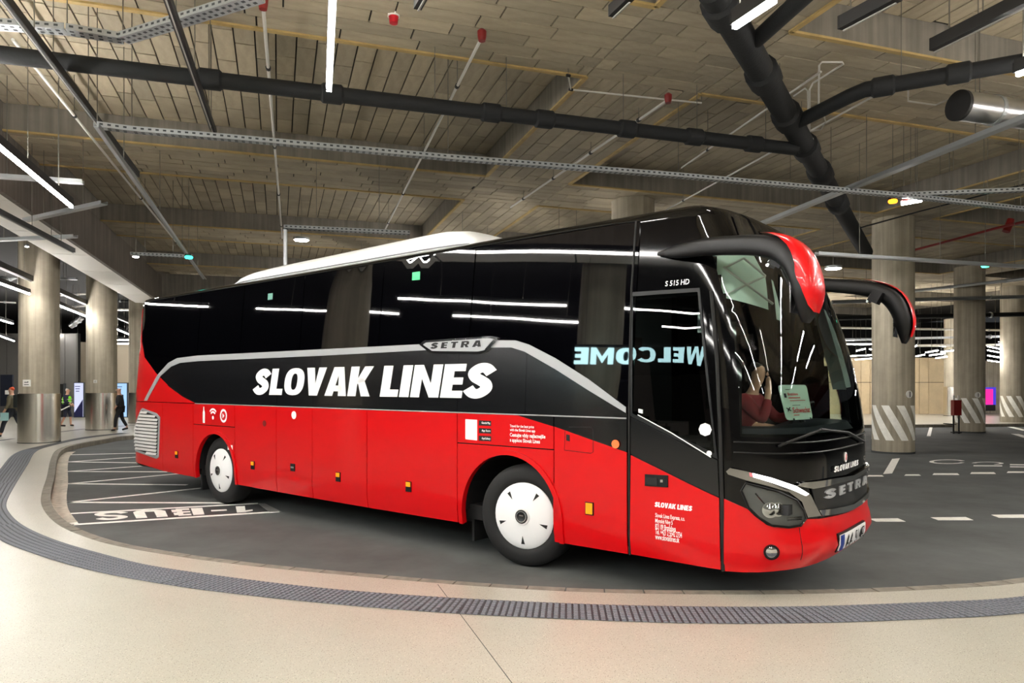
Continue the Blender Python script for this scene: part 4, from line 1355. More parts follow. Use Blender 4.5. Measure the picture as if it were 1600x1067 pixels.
# --- openings
DOORG = IV([(990, 463), (1091, 456), (1118, 709), (989, 646)])
_wl = IV([(1104, 372), (1115, 405), (1129, 459), (1146, 519), (1154, 600), (1157, 683)])
_wl[0] = (_wl[0][0], min(_wl[0][1], 3.2))
WS = _wl + [(13.2, _wl[-1][1])] + [(26.4 - s, z) for s, z in _wl[::-1]] + [(13.2, _wl[0][1] + .03)]
def shrink(poly, d):
    cx = sum(p[0] for p in poly) / len(poly); cz = sum(p[1] for p in poly) / len(poly)
    return [(cx + (s - cx) * (1 - d / max(abs(s - cx), d * 1.01)) if abs(s - cx) > d else s, cz + (z - cz) * (1 - d / max(abs(z - cz), d * 1.01)) if abs(z - cz) > d else z) for s, z in poly]
DH, WH = shrink(DOORG, .02), shrink(WS, .02)
ARCH_R = (3.40, .50, .60); ARCH_F = (9.33, .50, .645)
# --- shell
ss = list(np.arange(-2.25, UCR, .1)) + list(np.arange(UCR, 10.5, .12)) + list(np.arange(10.5, 15.9, .04)) + list(np.arange(15.9, 25.65, .25)) + [25.65]
ss = sorted(set(round(float(x), 3) for x in ss))
zs = [.40] + list(np.arange(.46, 3.33, .04)) + [3.33 + (ZTOP - 3.33) * math.sin(k * math.pi / 16) for k in range(0, 9)]
zs = sorted(set(round(float(x), 4) for x in zs))
mb = MB()
S_, Z_ = np.meshgrid(ss, zs)
U_, V_ = surf_np(S_, Z_)
ncol = len(ss)
verts = [(U_[j, i], V_[j, i], zs[j]) for j in range(len(zs)) for i in range(ncol)]
faces = []
for j in range(len(zs) - 1):
    for i in range(ncol):
        i2 = (i + 1) % ncol
        if i2 == 0: continue
        c = ((ss[i] + ss[i2]) / 2, (zs[j] + zs[j + 1]) / 2)
        if inside(c, DH) or inside(c, WH): continue
        if c[0] < 11 and any(math.hypot(c[0] - a, c[1] - b) < r + .07 for a, b, r in (ARCH_R, ARCH_F)) or (c[1] < .5 and any(abs(c[0] - a) < r + .07 for a, b, r in (ARCH_R, ARCH_F))): continue
        faces.append((j * ncol + i, j * ncol + i2, (j + 1) * ncol + i2, (j + 1) * ncol + i))
jt = (len(zs) - 1) * ncol
faces.append(tuple(jt + i for i in range(ncol)))
mb.add(verts, faces)
mb.build('body_shell', M_BLK, bus, smooth=True, local=True, angle=30)
mb = MB(); mb.box((6.0, 1.275, .47), (11.4, 2.3, .16)); mb.box((6.4, 1.275, .40), (4.6, 2.2, .1)); mb.box((10.9, 1.275, .36), (1.8, 2.0, .12)); mb.build('underbody', M_RUB, bus, local=True)
# inner lining closes the saloon behind the cab and carries the floor
mb = MB(); mb.box((9.9, 1.275, 1.9), (.06, 2.3, 2.7)); mb.box((11.0, 1.275, .86), (2.2, 2.3, .08)); mb.box((11.0, 1.9, 1.05), (1.7, 1.0, .4)); mb.build('cab_lining', M_INT, bus, local=True)
# --- lower edge
_bot = IV([(206.5, 720), (228, 728.5), (254, 735), (302, 744.4), (367, 755.6), (431.6, 767.4), (572.5, 791.9), (714, 814.7), (867, 845.5), (980.6, 864.4), (1126.9, 889.7)])
def zbot(s): return float(np.interp(s, [p[0] for p in _bot], [p[1] for p in _bot]))
DIV = 1.556
G = .006
def arch_pts(a, b, r, s0, s1, zl, n=26):
    """arch outline from (right foot) over the top to the left foot"""
    pts = []
    for k in range(n + 1):
        t = math.pi * k / n
        pts.append((a + r * math.cos(t), b + r * math.sin(t) if True else 0))
    return [(a + r, zbot(a + r))] + pts + [(a - r, zbot(a - r))]
# --- rear quarter
curve = IV([(306, 629.5), (285, 619), (264, 603.4), (243.6, 582.6), (226, 558), (221.4, 534), (222, 499), (226, 465)])
patch('rear_quarter_panel', [([(-2.2, DIV + .006), (curve[0][0], DIV + .006)] + curve + [(curve[-1][0] - .12, 3.36), (-2.2, 3.36)], M_RED)], off=.006)
g1, g2, g3, g4, g5, g6, g7, g8 = [inv(x, 700)[0] for x in (303, 368, 433, 489, 574.5, 715.5, 866.5, 981)]
gr = inv(255, 690)[0]
grille = IV([(224, 637.5), (246, 645.5), (251.5, 652), (249.5, 714), (246, 716.5), (213.5, 705), (209.5, 690), (212, 668), (221, 641)])
# bumper part of the rear corner around the louvre
zq = [p[1] for p in grille]
mb_rear = [(-2.2, .50), (gr - G, zbot(gr)), (gr - G, DIV - .005), (-2.2, DIV - .005)]
patch('rear_corner_panel', [([(-.1, zbot(.36)), (.36, zbot(.36)), (gr - G, zbot(gr)), (gr - G, DIV - .005), (-.1, DIV - .005)], M_RED)], off=.010)
lv = patch('engine_louvre', [(grille, M_STRIPE)], off=.022, g=.2, label='silver framed engine louvre with slanted slats')
lv2 = patch('louvre_field', [([(s + (sum(p[0] for p in grille) / len(grille) - s) * .10, z + (sum(q for q in zq) / len(zq) - z) * .10) for s, z in grille], M_RUB)], lv, off=.026)
gl = [(s + (sum(p[0] for p in grille) / len(grille) - s) * .11, z + (sum(q for q in zq) / len(zq) - z) * .11) for s, z in grille]
z0g, z1g = min(p[1] for p in gl), max(p[1] for p in gl)
for k in range(13):
    za = z0g + (z1g - z0g) * (k + .18) / 13; zb_ = z0g + (z1g - z0g) * (k + .86) / 13
    xs = [s for s in np.arange(.0, 1.7, .01) if inside((s, (za + zb_) / 2), gl)]
    if len(xs) < 4: continue
    patch('louvre_slat', [([(xs[0], za), (xs[-1], za), (xs[-1], zb_), (xs[0], zb_)], M_LOUV)], lv, off=lambda s, z, za=za, zb_=zb_: .030 + .02 * (zb_ - z) / (zb_ - za), g=.2, rim=.01)
patch('rear_bumper', [([(-2.2, .46), (-.1, zbot(.36)), (-.1, DIV - .1), (-2.2, DIV - .1)], M_RED)], off=.012)
patch('tail_lamp', [([(-.95, .95), (-.35, .9), (-.3, 1.5), (-.9, 1.52)], M_REDPIPE)], off=.02)
# --- red panels along the right side
def panel(name, s0, s1, extra=None, z1=None, label=None, par=None):
    z1 = DIV - .006 if z1 is None else z1
    o = [(s0 + G, zbot(s0)), (s1 - G, zbot(s1)), (s1 - G, z1), (s0 + G, z1)]
    return patch(name, [(o, M_RED)], par, off=.012, label=label)
panel('engine_flap', gr, g1)
def arch_panel(s0, s1, A, ztop, name, mats=None):
    a, b, r = A
    ap = arch_pts(a, b, r, s0, s1, 0)
    o = [(s0 + G, zbot(s0)), (a - r, zbot(a - r))] + ap[::-1][1:-1] + [(a + r, zbot(a + r)), (s1 - G, zbot(s1)), (s1 - G, ztop), (s0 + G, ztop)]
    w = patch(name, [(o, M_RED)], off=.012, g=.1, rim=.05)
    # raised lip round the arch
    ins_, out_ = [], []
    for k in range(31):
        t = math.pi * k / 30
        ins_.append((a + (r - .005) * math.cos(t), b + (r - .005) * math.sin(t))); out_.append((a + (r + .045) * math.cos(t), b + (r + .045) * math.sin(t)))
    patch('arch_lip', [([(a + r - .005, zbot(a + r))] + ins_ + [(a - r + .005, zbot(a - r)), (a - r - .045, zbot(a - r))] + out_[::-1] + [(a + r + .045, zbot(a + r))], M_RED)], w, off=.03, g=.1, rim=.03)
    return w
zf1 = inv(335, 665)[1]; zf2 = inv(790, 697)[1]
arch_panel(g1, g2, ARCH_R, zf1 - .006, 'wheel_arch_panel')
patch('filler_flap', [([(g1 + G, zf1 + .006), (g2 - G, zf1 + .006), (g2 - G, DIV - .006), (g1 + G, DIV - .006)], M_RED)], off=.012)
panels = []
for a, b in ((g2, g3), (g3, g4), (g4, g5), (g5, g6)):
    panels.append(panel('luggage_door', a, b))
arch_panel(g6, g7, ARCH_F, zf2 - .006, 'wheel_arch_panel')
# two-tone border running down to the front
BL = IV([(808.7, 649.4), (867, 666.5), (980, 706), (986.5, 709), (1124, 776.5)])
def zbl(s): return float(np.interp(s, [p[0] for p in BL], [p[1] for p in BL]))
patch('filler_flap', [([(g6 + G, zf2 + .006), (g7 - G, zf2 + .006), (g7 - G, zbl(g7)), (BL[0][0], DIV - .006), (g6 + G, DIV - .006)], M_RED),
                      ([(BL[0][0], DIV - .006), (g7 - G, zbl(g7)), (g7 - G, DIV - .006)], M_DPAINT)], off=.012)
fp = patch('front_luggage_door', [([(g7 + G, zbot(g7)), (g8 - G, zbot(g8)), (g8 - G, zbl(g8)), (g7 + G, zbl(g7))], M_RED),
                            ([(g7 + G, zbl(g7)), (g8 - G, zbl(g8)), (g8 - G, DIV - .006), (g7 + G, DIV - .006)], M_DPAINT)], off=.012)
# --- charcoal band, stripe, panes
st_up = IV([(226, 626), (247, 586), (264, 567), (278, 559.5), (309.5, 555.6), (500, 546), (660, 537.8), (782.8, 531.8), (807, 532), (827.5, 538.4), (868.8, 559.7), (920.3, 592.3), (979, 636)])
st_lo = IV([(231, 626), (252, 587.5), (268, 573), (282, 567), (312, 564.2), (500, 556), (660, 547.5), (776, 543), (800, 543), (820.6, 549.4), (868.8, 576.9), (920, 609.5), (979, 645)])
def zlo(s): return float(np.interp(s, [p[0] for p in st_lo[3:]], [p[1] for p in st_lo[3:]]))
def zup(s): return float(np.interp(s, [p[0] for p in st_up[3:]], [p[1] for p in st_up[3:]]))
cuts = [curve[0][0], g3, g4, g6, 9.55, g8]
for i in range(5):
    a, b = cuts[i] + .003, cuts[i + 1] - .003
    base = [(a, DIV + .006), (b, DIV + .006)]
    top = [(x, zlo(x)) for x in np.linspace(b, a, 8)]
    if i == 0:
        top = [(x, zlo(x)) for x in np.linspace(b, st_lo[3][0], 6)] + [st_lo[2], st_lo[1]] + curve[3:0:-1][0:0] + [curve[2], curve[1]]
    patch('side_band_panel', [(base + top, M_DPAINT)], off=.008, g=.2, rim=.006)
patch('side_stripe', [(st_up + st_lo[::-1], M_STRIPE)], off=.014, g=.12, rim=.004, label='grey swoosh stripe below the windows')
mb = MB(); mb.tube([P(s, DIV, .012) for s in np.linspace(curve[0][0], g8 - .01, 30)], .007, 6); mb.build('belt_moulding', M_STRIPE, bus, local=True)
seam = [(x, 3.345) for x in (1.0, 10.0)] + [(10.5, 3.34), (10.82, 3.325)]
def zseam(s): return float(np.interp(s, [p[0] for p in seam], [p[1] for p in seam]))
wc = [2.75, 4.06, 5.60, 7.25, 8.75, 10.76]
lean = .05
panes = []
for i in range(6):
    b = wc[i] - .008
    if i == 0:
        o = [(x, zup(x)) for x in np.linspace(st_up[4][0], b, 3)] + [(b + lean, 3.345)] + [(curve[-1][0] + .06, 3.345)] + [(s + .05, z) for s, z in curve[:2:-1]] + [st_up[1], st_up[2], st_up[3]]
        o = [(s, z) for s, z in o]
    else:
        a = wc[i - 1] + .008
        o = [(x, zup(x)) for x in np.linspace(a, b, 10)] + [(b + lean, zseam(b)), (a + lean, zseam(a))]
    panes.append(patch('side_window', [(o, M_PANE)], off=.010, g=.25, rim=.008))
mb = MB(); mb.tube([P(s, zseam(s) + .012, .006) for s in np.linspace(1.05, 10.80, 40)], .006, 6); mb.build('roof_seam', M_PLAST, bus, local=True)
# frame line between last pane and door
mb = MB(); mb.tube([P(*p, .012) for p in IV([(995, 346), (988, 450), (985, 560), (984, 660), (984, 760), (985, 866)])], .010, 6); mb.build('door_post', M_RUB, bus, local=True)
mb = MB(); mb.tube([P(*p, .012) for p in IV([(1112, 455), (1121, 560), (1127, 700), (1129.5, 800), (1131, 891)])], .016, 6); mb.build('mask_gap_seal', M_RUB, bus, local=True)
# --- passenger door
door = patch('passenger_door', [(IV([(986.5, 711), (1124, 778), (1126.5, 889), (987, 865)]), M_RED),
                                (IV([(986.5, 652), (1121.5, 719), (1124, 776), (986.5, 709)]), M_DPAINT)], off=.012)
patch('door_pane', [(DOORG, M_DOORG)], door, off=.010, g=.3, rim=0)
fr = IV([(986.5, 457), (1094, 450), (1122, 717), (986.5, 650)])
n = 4
ring = [fr[0], fr[1], fr[2], fr[3]]
for k in range(4):
    a, b = fr[k], fr[(k + 1) % 4]; c, d = DOORG[(k + 1) % 4], DOORG[k]
    patch('door_frame', [([a, b, c, d], M_PLAST)], door, off=.014, g=.2, rim=.012)
mb = MB(); mb.tube([P(*p, .016) for p in IV([(998, 648), (1050, 676), (1112, 714)])], .005, 6); mb.build('pane_glint_strip', M_WHITE, door, local=True)  # white strip stands for the reflection along the pane's lower edge
h = patch('door_handle', [(IV([(1009.5, 740.5), (1045, 742.5), (1045, 761), (1009.5, 758.5)]), M_PLAST)], door, off=.024)
patch('handle_recess', [(IV([(1012, 746), (1029, 747), (1029, 757), (1012, 756)]), M_RUB)], door, off=.027)
patch('key_switch', [(IV([(1034, 749), (1038, 749), (1038, 753), (1034, 753)]), M_CHROME)], door, off=.03, g=.02)
def disc(name, px, py, r, m, par, off=.016, n=16):
    s0, z0 = inv(px, py)
    return patch(name, [([(s0 + r * math.cos(2 * math.pi * k / n), z0 + r * math.sin(2 * math.pi * k / n)) for k in range(n)], m)], par, off=off, g=.2, rim=.004)
disc('door_sticker', 1102.5, 671, .055, M_WHITE, door, .013, 8)
disc('door_sticker', 1109, 708, .022, M_WHITE, door, .016)
patch('door_sticker', [(IV([(998.5, 638.5), (1005, 640), (1005, 646), (998.5, 644.5)]), M_WHITE)], door, off=.012)
block_px('door_lettering', 'SLOVAK LINES', (1024, 783.4, 791.2), (1083, 792.2), M_WHITE, door, off=.0145)
for k, (tx_, y0, x1) in enumerate((('Slovak Lines Express, a.s.', 802, 1071), ('Mlynské Nivy 5', 810.5, 1052), ('821 09 Bratislava', 818.5, 1057), ('Tel. +421 2 5542 2734', 826.5, 1066.5), ('www.slovaklines.sk', 834.5, 1062.5))):
    s0, z1 = inv(1025, y0); s1, z0 = inv(x1, y0 + 6 + (x1 - 1025) * .08)
    s1b, zz = inv(x1, y0 + 2 + (x1 - 1025) * .11)
    vs, fs = text2d(tx_, .012); vs, _ = fit01(vs)
    zc = inv(1025, y0 + 3.2)[1]
    decal('door_lettering', vs, fs, s0, s1, zc - .024, zc + .024, M_WHITE, door, .0135)
text_px('model_lettering', 'S 515 HD', (1040.5, 439.6, 447.8), (1078, 440.5), M_WHITE, None, bold=.01, shear=.1)
# --- big side lettering, letter by letter
S0, S1, L0_, L1_ = inv(397, 597)[0], inv(776.5, 597)[0], 1.715, 2.085
polys, wt = block_text('SLOVAK LINES', .045)
letters = thing('side_lettering', None, None, (0, 0, 0)); letters.parent = bus; letters['label'] = 'large white SLOVAK LINES lettering'
del letters['_o']; letters['_o'] = (0, 0, 0)
for L in polys:
    if not L: continue
    patch('letter', [([(S0 + (S1 - S0) * (x + .10 * y) / (wt + .10), L0_ + (L1_ - L0_) * y) for x, y in p], M_WHITE) for p in L], letters, off=.0125, g=.4, rim=0, smooth_=False)
# --- chrome side badge
bd = patch('side_badge', [(IV([(658, 538.8), (665, 532.6), (768.8, 525.4), (780.5, 528), (777, 535), (761, 550.5), (750, 553), (675, 552)]), M_CHROME)], off=.03, g=.12, rim=.03)
patch('badge_field', [(IV([(664, 539), (669, 535.6), (768, 528.8), (774, 530.5), (759, 547.5), (750, 549.5), (678, 548.6)]), M_STRIPE)], bd, off=.033, rim=0)
polys, wt = block_text('SETRA', .3)
sa, sb = inv(676, 541)[0], inv(757, 536)[0]
zb0 = inv(716, 543.8)[1]; zb1 = inv(716, 534.2)[1]
for L in polys:
    patch('badge_letter', [([(sa + (sb - sa) * (x + .1 * y) / (wt + .1), zb0 + (zb1 - zb0) * y) for x, y in p], M_RUB) for p in L], bd, off=.037, g=.4, rim=0, smooth_=False)
# --- small side items
def marker(px, py, full=False):
    s0, z0 = inv(px, py)
    o = patch('side_marker_lamp', [([(s0 - .045, z0 - .07), (s0 + .045, z0 - .07), (s0 + .045, z0 + .05), (s0 - .045, z0 + .05)], M_PLAST)], off=.022)
    patch('amber_lens', [([(s0 - .036, z0 - (.06 if full else .01)), (s0 + .036, z0 - (.06 if full else .01)), (s0 + .036, z0 + .042), (s0 - .036, z0 + .042)], M_AMBER)], o, off=.028)
for p in ((277.5, 709), (396.5, 725.5), (530, 743.5), (640, 758.5)): marker(*p)
marker(922.5, 792.5, True)
for p in ((459, 730),):
    s0, z0 = inv(*p)
    o = patch('lock_flap', [([(s0 - .05, z0 - .05), (s0 + .05, z0 - .05), (s0 + .05, z0 + .05), (s0 - .05, z0 + .05)], M_PLAST)], off=.022)
    patch('lock_slot', [([(s0 - .035, z0 - .012), (s0 + .035, z0 - .012), (s0 + .035, z0 + .012), (s0 - .035, z0 + .012)], M_CHROME)], o, off=.026)
s0, z0 = inv(460.5, 648.5)
disc('white_sticker', 460.5, 648.5, .055, M_WHITE, None)
disc('tank_sticker', 414.5, 661.5, .045, M_REDPIPE, None, .015)
disc('side_indicator', 964, 693.5, .04, mat('orange_lens', srgb(240, 110, 60), .25, emit=srgb(240, 110, 60), estr=.3), fp, .03)
patch('weight_sticker', [(IV([(357, 695), (364.5, 695.5), (364.5, 703), (357, 702.5)]), M_WHITE)], off=.014)
# service flap outline on the front luggage door
mb = MB(); q = IV([(884, 673), (883, 703), (924, 708), (928, 706), (928, 671), (924, 667), (890, 667)])
mb.tube([P(*p, .0125) for p in q], .003, 5); mb.build('flap_joint', M_RUB, fp, local=True)
patch('flap_latch', [(IV([(886, 678.5), (891.5, 679.5), (891.5, 689.5), (886, 688)]), M_RUB)], fp, off=.015)
# amenity icons
ic = thing('amenity_icons', None, None, (0, 0, 0)); ic.parent = bus; ic['_o'] = (0, 0, 0)
s0, z0 = inv(319.7, 648); w = .035
patch('bottle_icon', [([(s0 - w, z0 - .13), (s0 + w, z0 - .13), (s0 + w, z0 + .04), (s0 + w * .4, z0 + .08), (s0 + w * .4, z0 + .13), (s0 - w * .4, z0 + .13), (s0 - w * .4, z0 + .08), (s0 - w, z0 + .04)], M_WHITE)], ic, off=.0135, rim=0)
s0, z0 = inv(334, 652.5)
wf = []
for r in (.03, .075, .12):
    if r < .05:
        wf.append(([(s0 + r * math.cos(k * math.pi / 6), z0 + r * math.sin(k * math.pi / 6)) for k in range(12)], M_WHITE))
    else:
        A1 = [(s0 + r * math.cos(t), z0 + r * math.sin(t)) for t in np.linspace(.75, 2.39, 9)]
        A2 = [(s0 + (r + .028) * math.cos(t), z0 + (r + .028) * math.sin(t)) for t in np.linspace(2.39, .75, 9)]
        wf.append((A1 + A2, M_WHITE))
patch('wifi_icon', wf, ic, off=.0135, rim=0, g=.3)
s0, z0 = inv(350.5, 649.5)
rg = []
for k in range(18):
    t0, t1 = 2 * math.pi * k / 18, 2 * math.pi * (k + 1) / 18
    rg.append(([(s0 + .105 * math.cos(t0), z0 + .105 * math.sin(t0)), (s0 + .105 * math.cos(t1), z0 + .105 * math.sin(t1)), (s0 + .07 * math.cos(t1), z0 + .07 * math.sin(t1)), (s0 + .07 * math.cos(t0), z0 + .07 * math.sin(t0))], M_WHITE))
rg.append(([(s0 - .03, z0 - .04), (s0 + .03, z0), (s0 - .03, z0 + .04)], M_WHITE))
patch('power_icon', rg, ic, off=.0135, rim=0, g=.3)
# app stickers and slogan
ap = thing('app_stickers', None, None, (0, 0, 0)); ap.parent = bus; ap['_o'] = (0, 0, 0)
patch('white_sticker', [(IV([(728.5, 654.8), (746.8, 655.8), (746.8, 688), (728.5, 686)]), M_WHITE)], ap, off=.0135, rim=0)
for k, y in enumerate((656.5, 668.5, 680.5)):
    patch('store_badge', [(IV([(749.5, y), (768.8, y + 1), (768.8, y + 9), (749.5, y + 8)]), M_RUB)], ap, off=.0135, rim=0)
    text_px('badge_lettering', ('Google Play', 'App Store', 'AppGallery')[k], (754, y + 2.2, y + 6.4), (767.5, y + 5.6), M_WHITE, ap, .0145, bold=.02)
for tx_, x0, x1, y0, hgt in (('Travel for the best price', 798, 835.5, 663, .026), ('with the Slovak Lines app', 798, 837.5, 669, .026), ('Cestujte vždy najlacnejšie', 798, 853.5, 677, .040), ('s appkou Slovak Lines', 798, 845, 685, .040)):
    s0, zc = inv(x0, y0 + 2); s1 = inv(x1, y0 + 4)[0]
    vs, fs = text2d(tx_, .02); vs, _ = fit01(vs)
    decal('slogan_lettering', vs, fs, s0, s1, zc - hgt / 2 - .01, zc + hgt / 2, M_WHITE, ap, .0135)
# window stickers
patch('exit_sticker', [(IV([(645.5, 426), (657.5, 424.3), (657.3, 437.3), (645, 438.3)]), M_GREEN)], panes[4], off=.013, rim=0)
patch('exit_sticker', [(IV([(420, 459), (427.5, 458), (427, 468), (419.5, 468.8)]), mat('sticker_green_dim', srgb(90, 150, 135), .5))], panes[2], off=.013, rim=0)

# --- front mask
ws = patch('windscreen', [(WS, M_SCREEN)], off=.004, g=.12, rim=0)
bump_top = IV([(1132, 779), (1168, 795), (1179.4, 806), (1198, 820), (1209, 823.4), (1241, 822.6), (1252.5, 814.5), (1258, 810.6), (1278.8, 810), (1316, 802)])
bump_low = IV([(1132, 891), (1160, 892.8), (1185, 892.6), (1222.5, 889), (1278.8, 874)])
zc_top = float(bump_top[-1][1]) - .005; zc_low = bump_low[-1][1] + .01
half = bump_low + [(13.2, zc_low), (13.2, zc_top)] + bump_top[::-1]
full = bump_low + [(13.2, zc_low)] + [(26.4 - s, z) for s, z in bump_low[::-1]] + [(26.4 - s, z) for s, z in bump_top] + [(13.2, zc_top)] + bump_top[::-1]
def boff(s, z):
    return .014 + .05 * math.exp(-((z - .52) / .11) ** 2) * min(1, max(0, (min(s, 26.4 - s) - 11.75) / .5))
patch('front_bumper', [(full, M_RED)], off=boff, g=.07, rim=.05)
hl = IV([(1159, 765.6), (1166, 754), (1188.8, 760), (1215, 767.5), (1241, 780.6), (1252.5, 797.5), (1255, 809), (1247, 820), (1230, 822.6), (1204, 819.6), (1185, 807), (1170, 792)])
ctr = (sum(p[0] for p in hl) / len(hl), sum(p[1] for p in hl) / len(hl))
def sc(poly, f, c): return [(c[0] + (s - c[0]) * f, c[1] + (z - c[1]) * f) for s, z in poly]
M_LAMPIN = mat('lamp_housing', srgb(118, 120, 120), .3, metal=.4)
for side in (0, 1):
    F_ = (lambda p: p) if side == 0 else mir
    C_ = ctr if side == 0 else (26.4 - ctr[0], ctr[1])
    h_ = patch('headlamp', [(F_(hl), M_LAMPIN)], off=.012, g=.1, rim=.01)
    patch('lamp_cover', [(F_(sc(hl, .97, ctr)), M_LENS)], h_, off=lambda s, z: .05, g=.1, rim=.04)
    rimp = F_(sc(hl, 1.0, ctr)); mbr = MB(); mbr.tube([P(*p, .03) for p in rimp + rimp[:1]], .010, 6); mbr.build('lamp_rim', M_PLAST, h_, local=True)
    for (px_, py_, r_) in ((1202, 796, .055), (1213, 795, .05)):
        s0, z0 = inv(px_, py_)
        if side: s0 = 26.4 - s0
        c = P(s0, z0, .012); nrm = (P(s0, z0, .1) - P(s0, z0)).normalized()
        mbx = MB(); x = nrm.cross(Vector((0, 0, 1))).normalized(); y = x.cross(nrm)
        Mx = Matrix.Translation(c) @ Matrix((x, y, nrm)).transposed().to_4x4()
        mbx.lathe([(r_ * 1.15, 0), (r_ * 1.15, .02), (r_, .02), (r_ * .6, .03), (0, .035)], Mx, 18); mbx.build('projector_lens', M_CHROME, h_, smooth=True, local=True)
    for q in (((1180, 770), (1197, 790)), ((1228, 809), (1250, 807)), ((1228, 812), (1250, 810)), ((1176, 758), (1200, 765))):
        p = IV(list(q)); p = p if side == 0 else [(26.4 - a, b) for a, b in p]
        mbx = MB(); mbx.tube([P(*p[0], .02), P(*p[1], .02)], .006, 6); mbx.build('reflector_bar', M_CHROME, h_, local=True)
    chrome = IV([(1136, 736), (1142, 730.5), (1166, 735.6), (1204, 745), (1241, 758), (1262, 772), (1273, 795.6), (1279, 805), (1258, 807.5), (1249, 783), (1230, 768), (1200, 758.5), (1166, 749.5), (1139, 740.5)])
    ch = patch('chrome_brow', [(F_(chrome), M_CHROME2)], off=.03, g=.1, rim=.03)
    drl = IV([(1176, 738.5), (1204, 745.6), (1240, 758.6), (1258, 770.5), (1254, 773.5), (1236, 765), (1204, 753), (1177, 744.5)])
    patch('daytime_lamp', [(F_(drl), M_DRL)], ch, off=.04, g=.1, rim=.01)
    pk = IV([(1171, 737.5), (1175.5, 738.5), (1177, 744.5), (1172, 743.5)])
    patch('pink_marker', [(F_(pk), mat('pink_lens', srgb(230, 120, 130), .3))], ch, off=.042, g=.1)
    fl = inv(1204, 860.5); s0 = fl[0] if side == 0 else 26.4 - fl[0]
    c = P(s0, fl[1], boff(*fl) + .004); nrm = (P(s0, fl[1], .1) - P(s0, fl[1])).normalized()
    x = nrm.cross(Vector((0, 0, 1))).normalized(); y = x.cross(nrm)
    Mx = Matrix.Translation(c) @ Matrix((x, y, nrm)).transposed().to_4x4()
    f_ = MB(); f_.lathe([(.062, -.02), (.062, .004), (.05, .004), (.05, -.01)], Mx, 20, cap=False); f_ = f_.build('fog_lamp', M_PLAST, bus, local=True)
    mbx = MB(); mbx.lathe([(.05, -.004), (.035, .004), (0, .008)], Mx, 18); mbx.build('fog_lens', M_CHROME, f_, smooth=True, local=True)
# grille
gt = IV([(1241, 758), (1250, 753), (1297.5, 747)]); gt_in = IV([(1266, 763), (1300, 755)])
gb_in = IV([(1274, 796), (1316, 790)])
z_t, z_ti, z_bi, z_b = inv(1326, 742.8)[1], inv(1326, 750)[1], inv(1326, 788)[1], inv(1326, 796)[1]
def symm(pts): return pts + [(26.4 - s, z) for s, z in pts[::-1]]
top_bar = symm(gt + [(13.2, z_t)][:0]) ; 
upper = gt + [(13.2, z_t)] + [(26.4 - s, z) for s, z in gt[::-1]] + [(26.4 - s, z) for s, z in gt_in] + [(13.2, z_ti)] + gt_in[::-1]
gm = patch('grille_frame', [(upper, M_CHROME2)], off=.034, g=.1, rim=.03)
lower = gb_in + [(13.2, z_bi)] + [(26.4 - s, z) for s, z in gb_in[::-1]] + [(26.4 - s, z) for s, z in IV([(1279, 805), (1316, 799.5)])] + [(13.2, z_b)] + IV([(1279, 805), (1316, 799.5)])[::-1]
patch('grille_lower_bar', [(lower, M_CHROME2)], gm, off=.036, g=.1, rim=.03)
gf = [gt_in[0], gt_in[1], (13.2, z_ti)] + [(26.4 - s, z) for s, z in gt_in[::-1]] + [(26.4 - s, z) for s, z in gb_in] + [(13.2, z_bi)] + gb_in[::-1]
patch('grille_field', [(gf, mat('grille_black', srgb(22, 23, 24), .3))], gm, off=.016, g=.1, rim=.01)
polys, wt = block_text('SETRA', .34)
ga, gb_ = inv(1284, 772)[0], inv(1350, 760)[0]
if gb_ < ga or gb_ > 14: gb_ = 26.4 - ga
gz0, gz1 = inv(1284, 779.5)[1], inv(1284, 765)[1]
for L in polys:
    patch('grille_letter', [([(ga + (gb_ - ga) * x / wt, gz0 + (gz1 - gz0) * y) for x, y in p], M_STRIPE) for p in L], gm, off=.03, g=.1, rim=.012, smooth_=False)
block_px('front_lettering', 'SLOVAK LINES', (1300, 728.8, 738), (1338.5, 728), M_WHITE, None, .016)
s0, z0 = inv(1320.5, 714)
em = patch('emblem', [([(s0 + .045 * math.cos(2 * math.pi * k / 16), z0 + .045 * math.sin(2 * math.pi * k / 16)) for k in range(16)], M_WHITE)], off=.008, g=.2, rim=.006)
patch('emblem_mark', [([(s0 - .02, z0 - .026), (s0 + .006, z0 - .026), (s0 + .02, z0 + .026), (s0 - .006, z0 + .026)], M_REDTXT)], em, off=.011, rim=0)
# number plate
pa, pb = inv(1300.5, 838), inv(1336, 829)
zc = (pa[1] + pb[1]) / 2
def poff(d): return lambda s, z: boff(s, z) * .35 + .045 + d
sp0, sp1 = 13.2 - .27 / 1.275 * 1.0, 13.2 + .27 / 1.275
sp0, sp1 = pa[0] - .01, pb[0] + .01
pl = patch('number_plate', [([(sp0 - .01, zc - .075), (sp1 + .01, zc - .075), (sp1 + .01, zc + .068), (sp0 - .01, zc + .068)], M_PLAST)], off=poff(0), g=.04, rim=.08)
patch('plate_face', [([(sp0, zc - .055), (sp1, zc - .055), (sp1, zc + .055), (sp0, zc + .055)], M_WHITE)], pl, off=poff(.010), g=.04, rim=.008)
patch('plate_band', [([(sp0, zc - .055), (sp0 + (sp1 - sp0) * .1, zc - .055), (sp0 + (sp1 - sp0) * .1, zc + .055), (sp0, zc + .055)], M_BLUE)], pl, off=poff(.014), g=.04, rim=0)
vs, fs = text2d('AA 514EL', .006); vs, _ = fit01(vs)
decal('plate_lettering', vs, fs, sp0 + (sp1 - sp0) * .15, sp1 - (sp1 - sp0) * .04, zc - .04, zc + .04, M_RUB, pl, poff(.018))
mb = MB(); mb.tube([P(s, z, boff(s, z) + .001) for s, z in [(inv(1247, 845)[0], zz) for zz in np.linspace(inv(1247, 824)[1], inv(1247, 870)[1], 8)]], .003, 5); mb.build('bumper_joint', M_RUB, bus, local=True)
